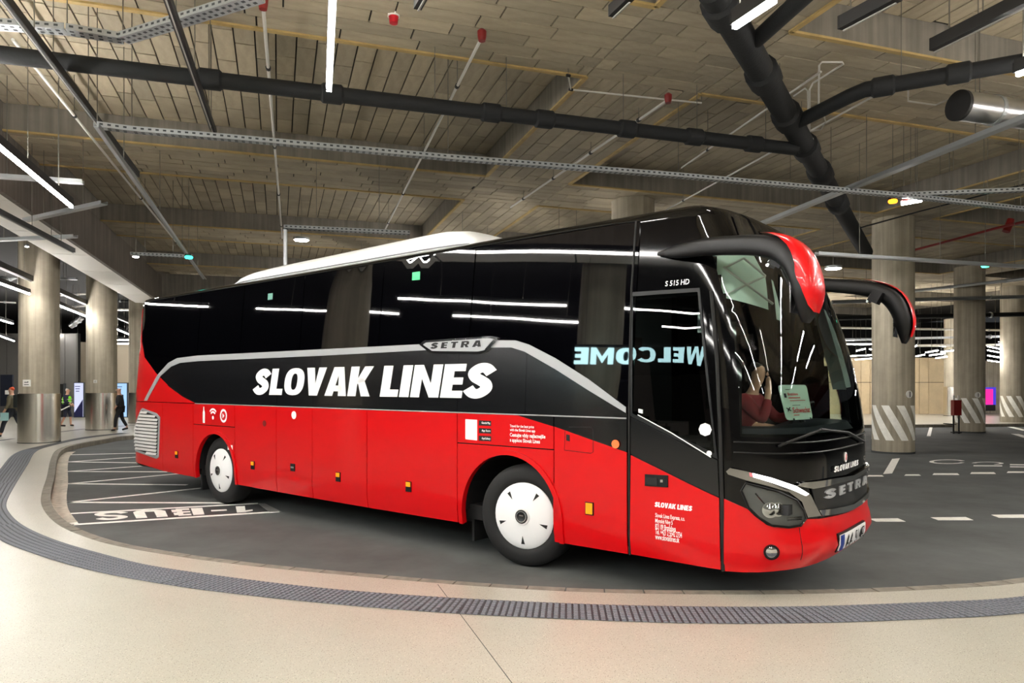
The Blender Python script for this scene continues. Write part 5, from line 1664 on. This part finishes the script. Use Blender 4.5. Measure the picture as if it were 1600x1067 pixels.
# wipers, lower windscreen lines
mb = MB(); mb.tube([P(*p, .03) for p in IV([(1214, 697), (1225, 692), (1277, 672)])], .012, 6); mb.build('wiper', M_PLAST, bus, local=True)
mb = MB(); mb.tube([P(*p, .03) for p in IV([(1277, 671), (1320, 676), (1345, 690)])], .012, 6); mb.build('wiper', M_PLAST, bus, local=True)
zl = inv(1132, 706)[1]
for dz, nm_ in ((0, 'mask_joint'), (.085, 'windscreen_seal')):
    mb = MB(); mb.tube([P(s, zl + dz, .004) for s in np.linspace(11.68, 14.7, 40)], .007, 6); mb.build(nm_, M_PLAST, bus, local=True)

# --- wheels
def half_well(a, r, y0, y1):
    m = MB(); vs = []; fs = []; n = 20
    for y in (y0, y1):
        for k in range(n + 1):
            t = math.pi * k / n
            vs.append((a + r * math.cos(t), y, .5 + r * math.sin(t)))
    for k in range(n):
        fs.append((k, k + 1, n + 2 + k, n + 1 + k))
    fs.append(tuple(range(n + 1, 2 * n + 2)))
    m.add(vs, fs)
    m.box((a, y1 - .02, .45), (2 * r, .04, .3))
    m.build('wheel_well', M_RUB, bus, local=True)
half_well(ARCH_R[0], .62, .03, .9); half_well(ARCH_F[0], .665, .03, .9)
M_HUBD = mat('hub_dark', srgb(60, 60, 60), .35, metal=.8)
def wheel(u, v, steer=0.0, side=1):
    hub = Vector((u, v, .522))
    Mx = Matrix.Translation(hub) @ Matrix.Rotation(math.radians(steer), 4, 'Z') @ Matrix.Rotation(math.pi / 2 * side, 4, 'X')
    w = thing('wheel', None, None, (0, 0, 0)); w.parent = bus; w['_o'] = (0, 0, 0)
    m = MB(); m.lathe([(.30, -.28), (.46, -.29), (.505, -.27), (.522, -.24), (.522, -.05), (.508, -.012), (.47, .012), (.40, .022), (.355, .012), (.335, -.01), (.32, -.05)], Mx, 56)
    ty = m.build('tyre', M_TYRE, w, smooth=True, local=True)
    m = MB(); m.lathe([(.34, -.03), (.338, .004), (.322, .016), (.25, .03), (.15, .045), (.09, .05), (.085, .06), (0, .06)], Mx, 48)
    hc = m.build('hub_cap', M_WHITE, w, smooth=True, local=True)
    for k in range(5):
        a = math.radians(-90 + 72 * k)
        m = MB()
        def q(r, da, h): return Mx @ Vector((r * math.cos(a + da), r * math.sin(a + da), h))
        m.add([q(.20, 0, .0395), q(.285, -.07, .028), q(.285, .07, .028), q(.20, 0, .02), q(.285, -.07, .01), q(.285, .07, .01)], [(0, 1, 2), (0, 3, 4, 1), (1, 4, 5, 2), (2, 5, 3, 0)])
        m.build('cap_slot', M_RUB, w, local=True)
    m = MB(); m.lathe([(.07, .061), (.07, .066), (.055, .068), (.05, .064), (0, .064)], Mx, 24); m.build('hub_emblem', M_HUBD, w, smooth=True, local=True)
    m = MB(); m.lathe([(.058, .067), (.056, .072), (.05, .072), (.05, .067)], Mx, 24)
    m.box(Mx @ Vector((.0, .012, .066)), (.05, .006, .012), None); m.build('emblem_ring', M_CHROME, w, local=True)
    return w
wheel(3.43, .075, 0); wheel(9.475, .07, 10.5)
wheel(3.43, 2.475, 0, -1); wheel(9.475, 2.48, 10.5, -1)
mb = MB(); mb.box((2.76, .35, .36), (.04, .5, .42)); mb.box((8.72, .35, .33), (.03, .45, .36)); mb.build('mud_flap', M_RUB, bus, local=True)

# --- roof unit
def h_u(u):
    a = np.interp(u, [3.12, 3.25, 3.5, 3.9, 4.6, 6.0, 7.4, 8.0, 8.3, 8.45, 8.52], [0, .075, .135, .18, .205, .225, .25, .255, .215, .12, 0])
    return float(a)
def w_u(u):
    return float(np.interp(u, [3.12, 3.25, 3.6, 4.2, 7.9, 8.3, 8.45, 8.52], [.75, .88, .97, 1.0, 1.0, .97, .92, .85]))
us = [3.12, 3.16, 3.2, 3.25, 3.35, 3.5, 3.7, 3.9, 4.2, 4.6, 5.2, 6, 6.8, 7.4, 7.8, 8.0, 8.15, 8.3, 8.38, 8.45, 8.49, 8.52]
mb = MB(); vs = []; fs = []; n = 24
for u in us:
    for k in range(n + 1):
        t = math.pi * k / n
        c, s_ = math.cos(t), math.sin(t)
        vs.append((u, 1.275 - w_u(u) * math.copysign(abs(c) ** .35, c), 3.45 + (h_u(u) + .012) * abs(s_) ** .55))
for i in range(len(us) - 1):
    for k in range(n):
        a = i * (n + 1) + k
        fs.append((a, a + n + 1, a + n + 2, a + 1))
mb.add(vs, fs)
ru = mb.build('roof_unit', M_UNIT, bus, smooth=True, local=True, angle=50)
ru['label'] = 'white streamlined air conditioning unit on the roof'
mb = MB(); mb.tube([Vector((u, 1.275 - w_u(u) - .004, 3.47)) for u in us[2:-2]], .010, 6); mb.build('unit_seal', M_STRIPE, ru, local=True)
# --- mirrors
def mirror(side):
    f = (lambda v: v) if side == 0 else (lambda v: 2.55 - v)
    path = [(11.0, .045, 3.01, .012, .015), (11.2, .0, 3.0, .04, .055), (11.5, -.12, 2.985, .05, .07), (11.75, -.2, 2.955, .055, .075), (12.0, -.27, 2.915, .06, .08), (12.18, -.32, 2.86, .085, .09), (12.30, -.35, 2.77, .125, .10), (12.37, -.37, 2.64, .14, .095), (12.40, -.38, 2.50, .135, .085), (12.40, -.385, 2.37, .10, .05), (12.39, -.385, 2.30, .05, .02)]
    fine = []
    for i in range(len(path) - 1):
        a, b, c, d = path[max(i - 1, 0)], path[i], path[i + 1], path[min(i + 2, len(path) - 1)]
        for k in range(3):
            t = k / 3
            fine.append(tuple(.5 * (2 * b[j] + (c[j] - a[j]) * t + (2 * a[j] - 5 * b[j] + 4 * c[j] - d[j]) * t * t + (3 * b[j] - a[j] - 3 * c[j] + d[j]) * t ** 3) for j in range(5)))
    fine.append(path[-1])
    path = fine
    C = [Vector((p[0], f(p[1]), p[2])) for p in path]
    B = Vector((0, 1, 0))
    n = 20
    def ringpts(i, grow, a0, a1, m_):
        T = (C[min(i + 1, len(C) - 1)] - C[max(i - 1, 0)]).normalized()
        Bp = (B - T * B.dot(T)).normalized()
        N = T.cross(Bp).normalized()
        if N.dot(Vector((1, 0, 1))) < 0: N = -N
        out = []
        for k in range(m_ + 1):
            t = a0 + (a1 - a0) * k / m_
            ct, st = math.cos(t), math.sin(t)
            out.append(C[i] + N * (path[i][4] + grow) * math.copysign(abs(ct) ** .7, ct) + Bp * (path[i][3] + grow) * math.copysign(abs(st) ** .7, st))
        return out
    m = MB(); vs = []; fs = []
    for i in range(len(C)): vs += ringpts(i, 0, 0, 2 * math.pi * (n - 1) / n, n - 1)
    for i in range(len(C) - 1):
        for k in range(n):
            fs.append((i * n + k, i * n + (k + 1) % n, (i + 1) * n + (k + 1) % n, (i + 1) * n + k))
    fs.append(tuple(range(n))); fs.append(tuple((len(C) - 1) * n + k for k in range(n)))
    m.add(vs, fs)
    o = m.build('wing_mirror', M_PLAST, bus, smooth=True, local=True, angle=60)
    m = MB(); vs = []; fs = []; K = 12
    rows = list(range(12, 28))
    for j, i in enumerate(rows):
        wdt = float(np.interp(i / 3, [4, 4.6, 5.3, 6.2, 7.2, 8.2, 8.8, 9.05], [.05, .6, 1.1, 1.45, 1.62, 1.5, 1.1, .25]))
        inb = min(.45, wdt)
        vs += ringpts(i, .018, -wdt if side == OUT else -inb, inb if side == OUT else wdt, K)
    for j in range(len(rows) - 1):
        for k in range(K):
            a = j * (K + 1) + k
            fs.append((a, a + 1, a + K + 2, a + K + 1))
    m.add(vs, fs)
    rs = m.build('mirror_shell', M_RED, o, smooth=True, local=True, angle=60)
    rs['label'] = 'red glossy outer shell'
    m = MB(); m.box((12.31, f(-.38), 2.55), (.01, .19, .36)); m.build('mirror_glass', M_CHROME, o, local=True)
    m = MB(); m.box((12.16, f(-.22), 2.80), (.1, .16, .13), Matrix.Rotation(.5, 3, 'Y')); m.build('wide_angle_mirror', M_PLAST, o, local=True)
    m = MB(); m.box((12.10, f(-.22), 2.79), (.02, .13, .10), Matrix.Rotation(.5, 3, 'Y')); m.build('wide_angle_glass', M_CHROME, o, local=True)
OUT = 0
mirror(0); mirror(1)
# rear camera stub and front roof marker lamps
mb = MB(); mb.tube([P(-.2, 3.2, .0), P(-.2, 3.24, .12)], .03, 8); mb.build('rear_camera', M_PLAST, bus, local=True)
for k, v in enumerate((12.55, 13.85)):
    c = P(v, 3.20, .02)
    mb = MB(); mb.lathe([(.03, -.02), (.03, .01), (0, .02)], Matrix.Translation(c) @ Matrix.Rotation(math.pi / 2, 4, 'Y'), 10); mb.build('roof_marker', M_CHROME, bus, local=True)

# --- cab, seen through the windscreen
cab = thing('cab', None, None, (0, 0, 0)); cab.parent = bus; cab['_o'] = (0, 0, 0)
M_DASH = mat('dashboard', srgb(34, 37, 44), .55)
mb = MB()
vs = []; fs = []; n = 30
prof = [(.10, 1.42), (.16, 1.50), (.45, 1.50), (.75, 1.42), (.85, 1.2), (.85, .95)]
for k in range(n + 1):
    s = 11.75 + (14.65 - 11.75) * k / n
    p0 = P(s, 1.4); c = Vector((10.9, 1.275, 0)); 
    for d, z in prof:
        q = Vector((p0.x, p0.y, 0)); dr = (c - q).normalized()
        r_ = q + dr * d; vs.append((r_.x, r_.y, z))
m_ = len(prof)
for k in range(n):
    for j in range(m_ - 1):
        fs.append((k * m_ + j, (k + 1) * m_ + j, (k + 1) * m_ + j + 1, k * m_ + j + 1))
mb.add(vs, fs); mb.build('dashboard', M_DASH, cab, smooth=True, local=True)
mb = MB(); mb.lathe([(.20, -.012), (.215, 0), (.20, .012), (.185, 0), (.20, -.012)], Matrix.Translation((11.64, 1.9, 1.52)) @ Matrix.Rotation(math.radians(-55), 4, 'Y'), 24); mb.tube([(11.64, 1.72, 1.52), (11.64, 2.08, 1.52)], .015, 6); mb.tube([(11.64, 1.9, 1.52), (11.75, 1.9, 1.3)], .03, 8); mb.build('steering_wheel', M_RUB, cab, smooth=True, local=True)
M_SEAT = mat('seat_fabric', srgb(36, 14, 18), .9)
def seat(u, v, z):
    mb = MB(); mb.box((u, v, z + .1), (.5, .48, .14)); mb.box((u - .24, v, z + .5), (.13, .46, .75), Matrix.Rotation(-.12, 3, 'Y')); mb.box((u - .29, v, z + .97), (.09, .26, .2)); mb.build('seat', M_SEAT, cab, local=True)
seat(10.97, 1.95, 1.15); seat(10.4, .62, 1.3); seat(10.4, 1.15, 1.3)
# folded sun blind with its scissor arms, right half of the screen
M_BLIND = mat('sun_blind_fabric', srgb(205, 222, 212), .7)
bl_px = [(1110, 392), (1188, 388), (1208, 425), (1212, 478), (1130, 462), (1121, 430)]
blp = IV(bl_px)
bl = patch('sun_blind', [(blp, M_BLIND)], cab, off=-.08, g=.1, rim=0)
for a, b in (((1130, 416), (1210, 474)), ((1130, 461), (1198, 430)), ((1134, 417), (1164, 402)), ((1164, 402), (1198, 430))):
    p = IV([a, b]); mb = MB(); mb.tube([P(*p[0], -.014), P(*p[1], -.014)], .010, 6); mb.build('scissor_arm', M_LOUV, bl, local=True)
bl2 = patch('sun_blind', [(IV([(1216, 430), (1219, 433), (1233, 490), (1231, 497), (1224, 494)]), M_BLIND)], cab, off=-.07, g=.15, rim=0)
# pale pillar trim on the far side
patch('pillar_trim', [(mir([(s + .02, z) for s, z in _wl[1:]][::-1])[::-1] if False else [(26.4 - _wl[1][0] - .30, _wl[1][1]), (26.4 - _wl[1][0] - .10, _wl[1][1]), (26.4 - _wl[4][0] - .10, _wl[4][1] - .05), (26.4 - _wl[4][0] - .32, _wl[4][1] - .05)], M_BLIND)], cab, off=-.05, g=.12, rim=0)
# destination card on the dashboard
cq = IV([(1218.4, 600.5), (1265, 600), (1275.6, 654), (1232.5, 656.5)])
def cardpt(a, b, off):
    s = (cq[3][0] * (1 - a) + cq[2][0] * a) * (1 - b) + (cq[0][0] * (1 - a) + cq[1][0] * a) * b
    z = (cq[3][1] * (1 - a) + cq[2][1] * a) * (1 - b) + (cq[0][1] * (1 - a) + cq[1][1] * a) * b
    return P(s, z, off)
M_CARD = mat('card_paper', srgb(205, 232, 218), .6, emit=srgb(205, 232, 218), estr=0.0)
cardt = thing('destination_card', 'pale green paper card reading Schwechat, standing on the dashboard behind the windscreen', 'sign', (BX, BY, 0), None, -TH)
cardt['_o'] = (0, 0, 0)
mb = MB(); vs = []
rr = [(.10, 0), (.90, 0), (.97, .02), (1, .09), (1, .91), (.97, .98), (.90, 1), (.10, 1), (.03, .98), (0, .91), (0, .09), (.03, .02)]
mb.add([cardpt(a, b, -.03) for a, b in rr] + [cardpt(a, b, -.036) for a, b in rr], [tuple(range(12))] + [(k, k + 12, (k + 1) % 12 + 12, (k + 1) % 12) for k in range(12)])
mb.build('card', M_CARD, cardt, local=True); card = cardt
for tx_, a0, a1, b0, b1, m_ in (('Bratislava', .22, .56, .70, .78, M_REDTXT), ('Schwechat', .26, .93, .20, .36, M_REDTXT)):
    vs, fs = text2d(tx_, .02); vs, _ = fit01(vs)
    mb = MB(); mb.add([cardpt(a0 + (a1 - a0) * x, b0 + (b1 - b0) * y, -.0285) for x, y in vs], fs); mb.build('card_lettering', m_, card, local=True)
for a0, a1, b0, b1, m_ in ((.18, .32, .86, .875, M_INK), (.22, .62, .62, .645, M_REDTXT), (.24, .80, .545, .56, M_REDTXT), (.28, .56, .41, .425, M_INK), (.26, .46, .13, .15, M_REDTXT)):
    mb = MB(); mb.add([cardpt(a, b, -.0285) for a, b in ((a0, b0), (a1, b0), (a1, b1), (a0, b1))], [(0, 1, 2, 3)]); mb.build('card_line', m_, card, local=True)
for a in (.20, .84):
    mb = MB(); mb.add([cardpt(x, y, -.026) for x, y in ((a, .0), (a + .06, .0), (a + .06, .05), (a, .05))], [(0, 1, 2, 3)]); mb.build('card_clip', M_INK, card, local=True)
mb = MB(); mb.add([cardpt(a, b, -.0285) for a, b in ((.10, .64), (.17, .64), (.17, .76), (.10, .76))], [(0, 1, 2, 3)])
mb.add([cardpt(a, b, -.0285) for a, b in ((.10, .23), (.14, .27), (.21, .36), (.18, .37), (.11, .30))], [(0, 1, 2, 3, 4)])
mb.add([cardpt(a, b, -.0285) for a, b in ((.07, .33), (.20, .25), (.21, .28), (.09, .36))], [(0, 1, 2, 3)]); mb.build('card_symbols', M_INK, card, local=True)
# dim reading lamps of the saloon that light the cab

# ------------------------------------------------------------------ people
SKIN = mat('skin', srgb(206, 158, 132), .6)
HAIRD = mat('hair_dark', srgb(40, 32, 28), .8)
def skinned(name, chains, m, parent, sub=1):
    """one smooth surface grown over joints: chains = [[(point, radius), ...]], joints at equal points are shared"""
    idx = {}; vs = []; rs = []; es = []
    for ch in chains:
        prev = None
        for p, r in ch:
            k = tuple(round(c, 4) for c in p)
            if k not in idx:
                idx[k] = len(vs); vs.append(p); rs.append(r)
            if prev is not None and prev != idx[k]: es.append((prev, idx[k]))
            prev = idx[k]
    me = bpy.data.meshes.new(name)
    off = Vector(parent['_o']) if '_o' in parent and not parent.get('_rot') else Vector((0, 0, 0))
    me.from_pydata([tuple(Vector(v) - off) for v in vs], es, [])
    ob = bpy.data.objects.new(name, me)
    COL.objects.link(ob)
    md = ob.modifiers.new('skin', 'SKIN')
    md.use_smooth_shade = True
    if not me.skin_vertices:
        me.attributes  # layer is made by the modifier
        import bmesh
        bm = bmesh.new(); bm.from_mesh(me); bm.verts.layers.skin.verify(); bm.to_mesh(me); bm.free()
    sv = me.skin_vertices[0].data
    for i, r in enumerate(rs):
        sv[i].radius = r if isinstance(r, tuple) else (r, r)
        sv[i].use_root = (i == 0)
    s = ob.modifiers.new('sub', 'SUBSURF'); s.levels = sub; s.render_levels = sub
    bpy.context.view_layer.update()
    dg = bpy.context.evaluated_depsgraph_get()
    m2 = bpy.data.meshes.new_from_object(ob.evaluated_get(dg))
    bpy.data.objects.remove(ob)
    m2.materials.clear(); m2.materials.append(m)
    m2.polygons.foreach_set('use_smooth', [True] * len(m2.polygons))
    m2.name = name
    o2 = bpy.data.objects.new(name, m2)
    COL.objects.link(o2)
    o2.parent = parent
    if '_o' in parent: o2['_o'] = parent['_o']
    return o2
def person(px, py, d, hgt, heading, label, top, legs, shoes, hair, stride=.25, arms=((.12, .1, -.05), (.12, -.1, .02)), hood=None, bare_leg=False, coat_len=.0):
    """standing or walking figure; heading = direction faced (world angle)"""
    base = WD(px, py, d); base.z = PZ
    t = thing('person', label, 'person', tuple(base))
    k = hgt / 1.75
    f = Vector((math.cos(heading), math.sin(heading), 0)); l = Vector((-f.y, f.x, 0)); up = Vector((0, 0, 1))
    def Q(x, y, z): return base + (f * x + l * y + up * z) * k
    R = lambda r: r * k
    # skin: legs, pelvis, torso core, neck, head, arms, hands - one body
    pel, wai, che, nek, hb, ht = Q(0, 0, .95), Q(.0, 0, 1.1), Q(.02, 0, 1.33), Q(.03, 0, 1.49), Q(.05, 0, 1.56), Q(.05, 0, 1.66)
    ch = [[(pel, R(.13)), (wai, R(.125)), (che, R(.13)), (nek, R(.055)), (hb, R(.075)), (ht, R(.088)), (Q(.045, 0, 1.725), R(.06))]]
    arm_pts = []
    for sgn, (ex, hx, hz) in zip((1, -1), arms):
        sh, el, wr, ha, fi = Q(.01, sgn * .19, 1.40), Q(-.04 + ex * .3, sgn * .26, 1.13), Q(ex, sgn * .24, .92 + hz), Q(ex + .05, sgn * .235, .84 + hz), Q(ex + .07, sgn * .23, .77 + hz)
        ch.append([(che, R(.13)), (sh, R(.06)), (el, R(.045)), (wr, R(.032)), (ha, R(.04)), (fi, R(.018))])
        for q in range(3):
            ch.append([(ha, R(.04)), (Q(ex + .08 + .01 * q, sgn * (.225 - .02 * (q - 1)), .78 + hz + .012 * q), R(.010))])
        ch.append([(wr, R(.032)), (Q(ex + .10, sgn * .20, .83 + hz), R(.012))])
        arm_pts.append((sh, el, wr))
    leg_pts = []
    for sgn, st in ((1, stride), (-1, -stride)):
        hp, kn, an, to = Q(0, sgn * .09, .90), Q(st * .55 + .05, sgn * .10, .50), Q(st - (.06 if st < 0 else 0), sgn * .10, .09 + (.05 if st < -.15 else 0)), Q(st + .14, sgn * .11, .035)
        ch.append([(pel, R(.13)), (hp, R(.088)), (kn, R(.058)), (an, R(.04)), (to, R(.03))])
        leg_pts.append((hp, kn, an, to))
    skinned('body', ch, SKIN, t)
    # face: nose and ears on the head
    m = MB(); c = Q(.05, 0, 1.64)
    for off_, sz in ((f * .095 * k, .028), (l * .088 * k, .022), (l * -.088 * k, .022)):
        p = c + off_; m.lathe([(0, -sz * k), (sz * .6 * k, -.3 * sz * k), (0, sz * k)], Matrix.Translation(p), 8)
    m.build('nose_and_ears', SKIN, t, smooth=True)
    m = MB()
    for sgn in (1, -1):
        p = c + f * .086 * k + l * sgn * .034 * k + up * .025 * k; m.lathe([(0, -.009 * k), (.011 * k, 0), (0, .009 * k)], Matrix.Translation(p), 8)
    m.bar(c + f * .09 * k + l * .025 * k - up * .055 * k, c + f * .09 * k - l * .025 * k - up * .055 * k, .01 * k, .008 * k)
    m.build('eyes_and_mouth', M_INK, t)
    # clothes
    g = 1.22
    ch = [[(Q(0, 0, .86 - coat_len), (R(.17), R(.19))), (pel, (R(.16), R(.18))), (wai, (R(.15), R(.17))), (che, (R(.155), R(.185))), (Q(.025, 0, 1.44), (R(.09), R(.11)))]]
    for sh, el, wr in arm_pts:
        ch.append([(che, (R(.155), R(.185))), (sh, R(.085)), (el, R(.066)), (wr, R(.05))])
    skinned('jacket', ch, top, t)
    ch = []
    for hp, kn, an, to in leg_pts:
        e_ = kn + (an - kn) * (.25 if bare_leg else .9)
        ch.append([(pel, R(.15)), (hp, R(.105)), (kn, R(.075)), (e_, R(.06))])
    skinned('trousers', ch, legs, t)
    m = []
    for hp, kn, an, to in leg_pts:
        skinned('shoe', [[(an - up * .03 * k - f * .03 * k, R(.048)), ((an + to) / 2 - up * .01 * k, R(.046)), (to, R(.038))]], shoes, t)
    if hair:
        skinned('hair', [[(Q(-.005, 0, 1.60), R(.055)), (Q(.03, 0, 1.69), R(.092)), (Q(.045, 0, 1.745), R(.062))]], hair, t)
    return t, Q
M_COATB = mat('coat_black', srgb(22, 22, 25), .8)
M_JEAN = mat('trousers_dark', srgb(42, 46, 54), .8)
M_OLIVE = mat('jacket_olive', srgb(104, 98, 78), .8)
M_SHOE = mat('shoe_dark', srgb(30, 28, 28), .6)
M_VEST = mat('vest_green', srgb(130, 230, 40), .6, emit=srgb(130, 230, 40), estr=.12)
M_NAVYC = mat('clothes_navy', srgb(34, 36, 58), .8)
M_ORANGE = mat('cap_orange', srgb(232, 92, 48), .7)
M_WHITEH = mat('hair_white', srgb(224, 216, 206), .7)
t, Q = person(188, 671, 26.6, 1.62, math.radians(200), 'bald person in a black coat and black trousers walking beside the third column', M_COATB, M_COATB, M_SHOE, None, .18, arms=((.1, .1, .1), (.14, .1, .05)), coat_len=.08)
skinned('bag_strap', [[(Q(.1, -.12, 1.45), .02), (Q(.17, .0, 1.2), .02), (Q(.1, .16, .95), .02)]], mat('strap_grey', srgb(120, 120, 120), .7), t)
t, Q = person(104, 667, 29.4, 1.58, math.radians(15), 'white-haired person in a lime green vest between two steel-clad columns', M_NAVYC, M_NAVYC, M_SHOE, M_WHITEH, .14, arms=((.16, .2, .12), (.2, .1, .15)), bare_leg=True, coat_len=.12)
skinned('vest', [[(Q(-.01, 0, .98), (.155, .185)), (Q(0, 0, 1.12), (.16, .185)), (Q(.02, 0, 1.33), (.165, .2)), (Q(.02, 0, 1.43), (.11, .13))]], M_VEST, t)
m = MB()
for z in (1.12, 1.25):
    m.lathe([(.183, -.02), (.186, 0), (.183, .02)], Matrix.Translation(Q(0.01, 0, z)), 20)
m.build('reflective_band', mat('band_silver', srgb(225, 230, 200), .4), t)
m = MB(); m.tube([Q(.2, -.24, .95), Q(-.18, -.40, .72)], .025, 6); m.build('folded_paper', M_SIGN, t)
t, Q = person(20, 685, 23.5, 1.66, math.radians(185), 'person with orange hat and olive jacket striding at the left edge', M_OLIVE, M_JEAN, M_SHOE, M_ORANGE, .34, arms=((.1, .1, .05), (.1, .1, .0)))
m = MB(); m.box(Q(-.19, 0, 1.25), (.16, .3, .42), math.radians(185)); m.build('rucksack', mat('bag_dark', srgb(40, 46, 44), .8), t)
m = MB(); m.box(Q(.12, .26, .72), (.2, .1, .26), math.radians(185)); m.build('carrier_bag', mat('bag_teal', srgb(170, 215, 215), .5), t)
# red waste bin / extinguisher cabinet behind the leftmost person
c = WD(46, 661, 25.5)
t = thing('fire_extinguisher', 'red fire extinguisher stand with white label between the leftmost person and column', 'extinguisher', (c.x, c.y, PZ))
m = MB(); m.lathe([(.12, PZ + .1), (.13, .3), (.13, .82), (.10, .92), (.04, .96), (.04, 1.02)], Matrix.Translation((c.x, c.y, 0)), 20, cap=True); m.build('cylinder', mat('extinguisher_red', srgb(200, 28, 30), .35), t, smooth=True)
m = MB(); m.lathe([(.132, .42), (.132, .6)], Matrix.Translation((c.x, c.y, 0)), 20); m.build('label_band', M_SIGN, t)
m = MB(); m.box((c.x, c.y, PZ + .08), (.3, .3, .16)); m.build('stand', M_SIGN, t)
m = MB(); m.bar((c.x - .03, c.y, 1.02), (c.x + .12, c.y, 1.08), .03, .03); m.build('lever', M_BLACK, t)

# driver
drv = bpy.data.objects.new('person', None); COL.objects.link(drv)
drv.location = (BX + .22 * math.cos(TH), BY - .22 * math.sin(TH), 0); drv.rotation_euler = (0, 0, -TH); drv['_o'] = (0, 0, 0); drv['_rot'] = 1
tag(drv, 'driver in a dark red top sitting behind the windscreen, hand raised to the face', 'person')
def D_(x, y, z): return Vector((10.78 + x, 1.93 + y, 1.32 + z))
HEADC = Vector((11.0, 1.93, 2.0))
head = [(Vector((10.93, 1.93, 1.82)), .05), (Vector((10.97, 1.93, 1.92)), .075), (Vector((10.98, 1.93, 2.01)), .085), (Vector((10.97, 1.93, 2.07)), .06)]
che, pel = Vector((10.88, 1.93, 1.62)), Vector((10.82, 1.93, 1.36))
wrs = Vector((11.15, 1.75, 1.78)); elb = Vector((11.12, 1.66, 1.48)); shl = Vector((10.9, 1.73, 1.70))
ch = [[(pel, .13), (che, .13)] + head,
      [(che, .13), (shl, .06), (elb, .045), (wrs, .032), (Vector((11.13, 1.8, 1.87)), .036), (Vector((11.10, 1.84, 1.93)), .014)],
      [(Vector((11.13, 1.8, 1.87)), .036), (Vector((11.12, 1.82, 1.95)), .010)], [(Vector((11.13, 1.8, 1.87)), .036), (Vector((11.13, 1.80, 1.95)), .010)], [(Vector((11.13, 1.8, 1.87)), .036), (Vector((11.14, 1.78, 1.94)), .010)], [(wrs, .032), (Vector((11.09, 1.80, 1.84)), .012)],
      [(che, .13), (Vector((10.9, 2.13, 1.70)), .06), (Vector((11.08, 2.2, 1.48)), .045), (Vector((11.3, 2.08, 1.55)), .032), (Vector((11.38, 2.06, 1.57)), .034), (Vector((11.42, 2.06, 1.55)), .014)],
      [(pel, .13), (Vector((11.2, 1.82, 1.36)), .08), (Vector((11.3, 1.82, 1.0)), .05)], [(pel, .13), (Vector((11.2, 2.04, 1.36)), .08), (Vector((11.3, 2.04, 1.0)), .05)]]
skinned('body', ch, SKIN, drv)
skinned('sweater', [[(Vector((10.82, 1.93, 1.30)), .17), (che, (.16, .19)), (Vector((10.91, 1.93, 1.74)), .09)], [(che, (.16, .19)), (shl, .085), (elb, .065), (wrs - Vector((.0, .02, .06)), .05)], [(che, (.16, .19)), (Vector((10.9, 2.13, 1.70)), .085), (Vector((11.08, 2.2, 1.48)), .065), (Vector((11.27, 2.1, 1.54)), .048)]], mat('sweater_red', srgb(122, 20, 30), .8), drv)
skinned('hair', [[(Vector((10.92, 1.93, 1.95)), .05), (Vector((10.95, 1.93, 2.05)), .088), (Vector((10.97, 1.93, 2.10)), .06)]], HAIRD, drv)
mb = MB()
for dy in (-.035, .035): mb.lathe([(0, -.01), (.011, 0), (0, .01)], Matrix.Translation((11.062, 1.93 + dy, 2.01)), 8)
mb.bar((11.058, 1.905, 1.935), (11.058, 1.955, 1.935), .01, .008)
mb.build('eyes_and_mouth', M_INK, drv, local=True)
mb = MB(); mb.lathe([(0, -.025), (.018, -.01), (0, .025)], Matrix.Translation((11.07, 1.93, 1.975)), 8); mb.build('nose', SKIN, drv, smooth=True, local=True)

# ------------------------------------------------------------------ tidy the helper properties
for o in bpy.data.objects:
    for k in ('_o', '_rot'):
        if k in o: del o[k]
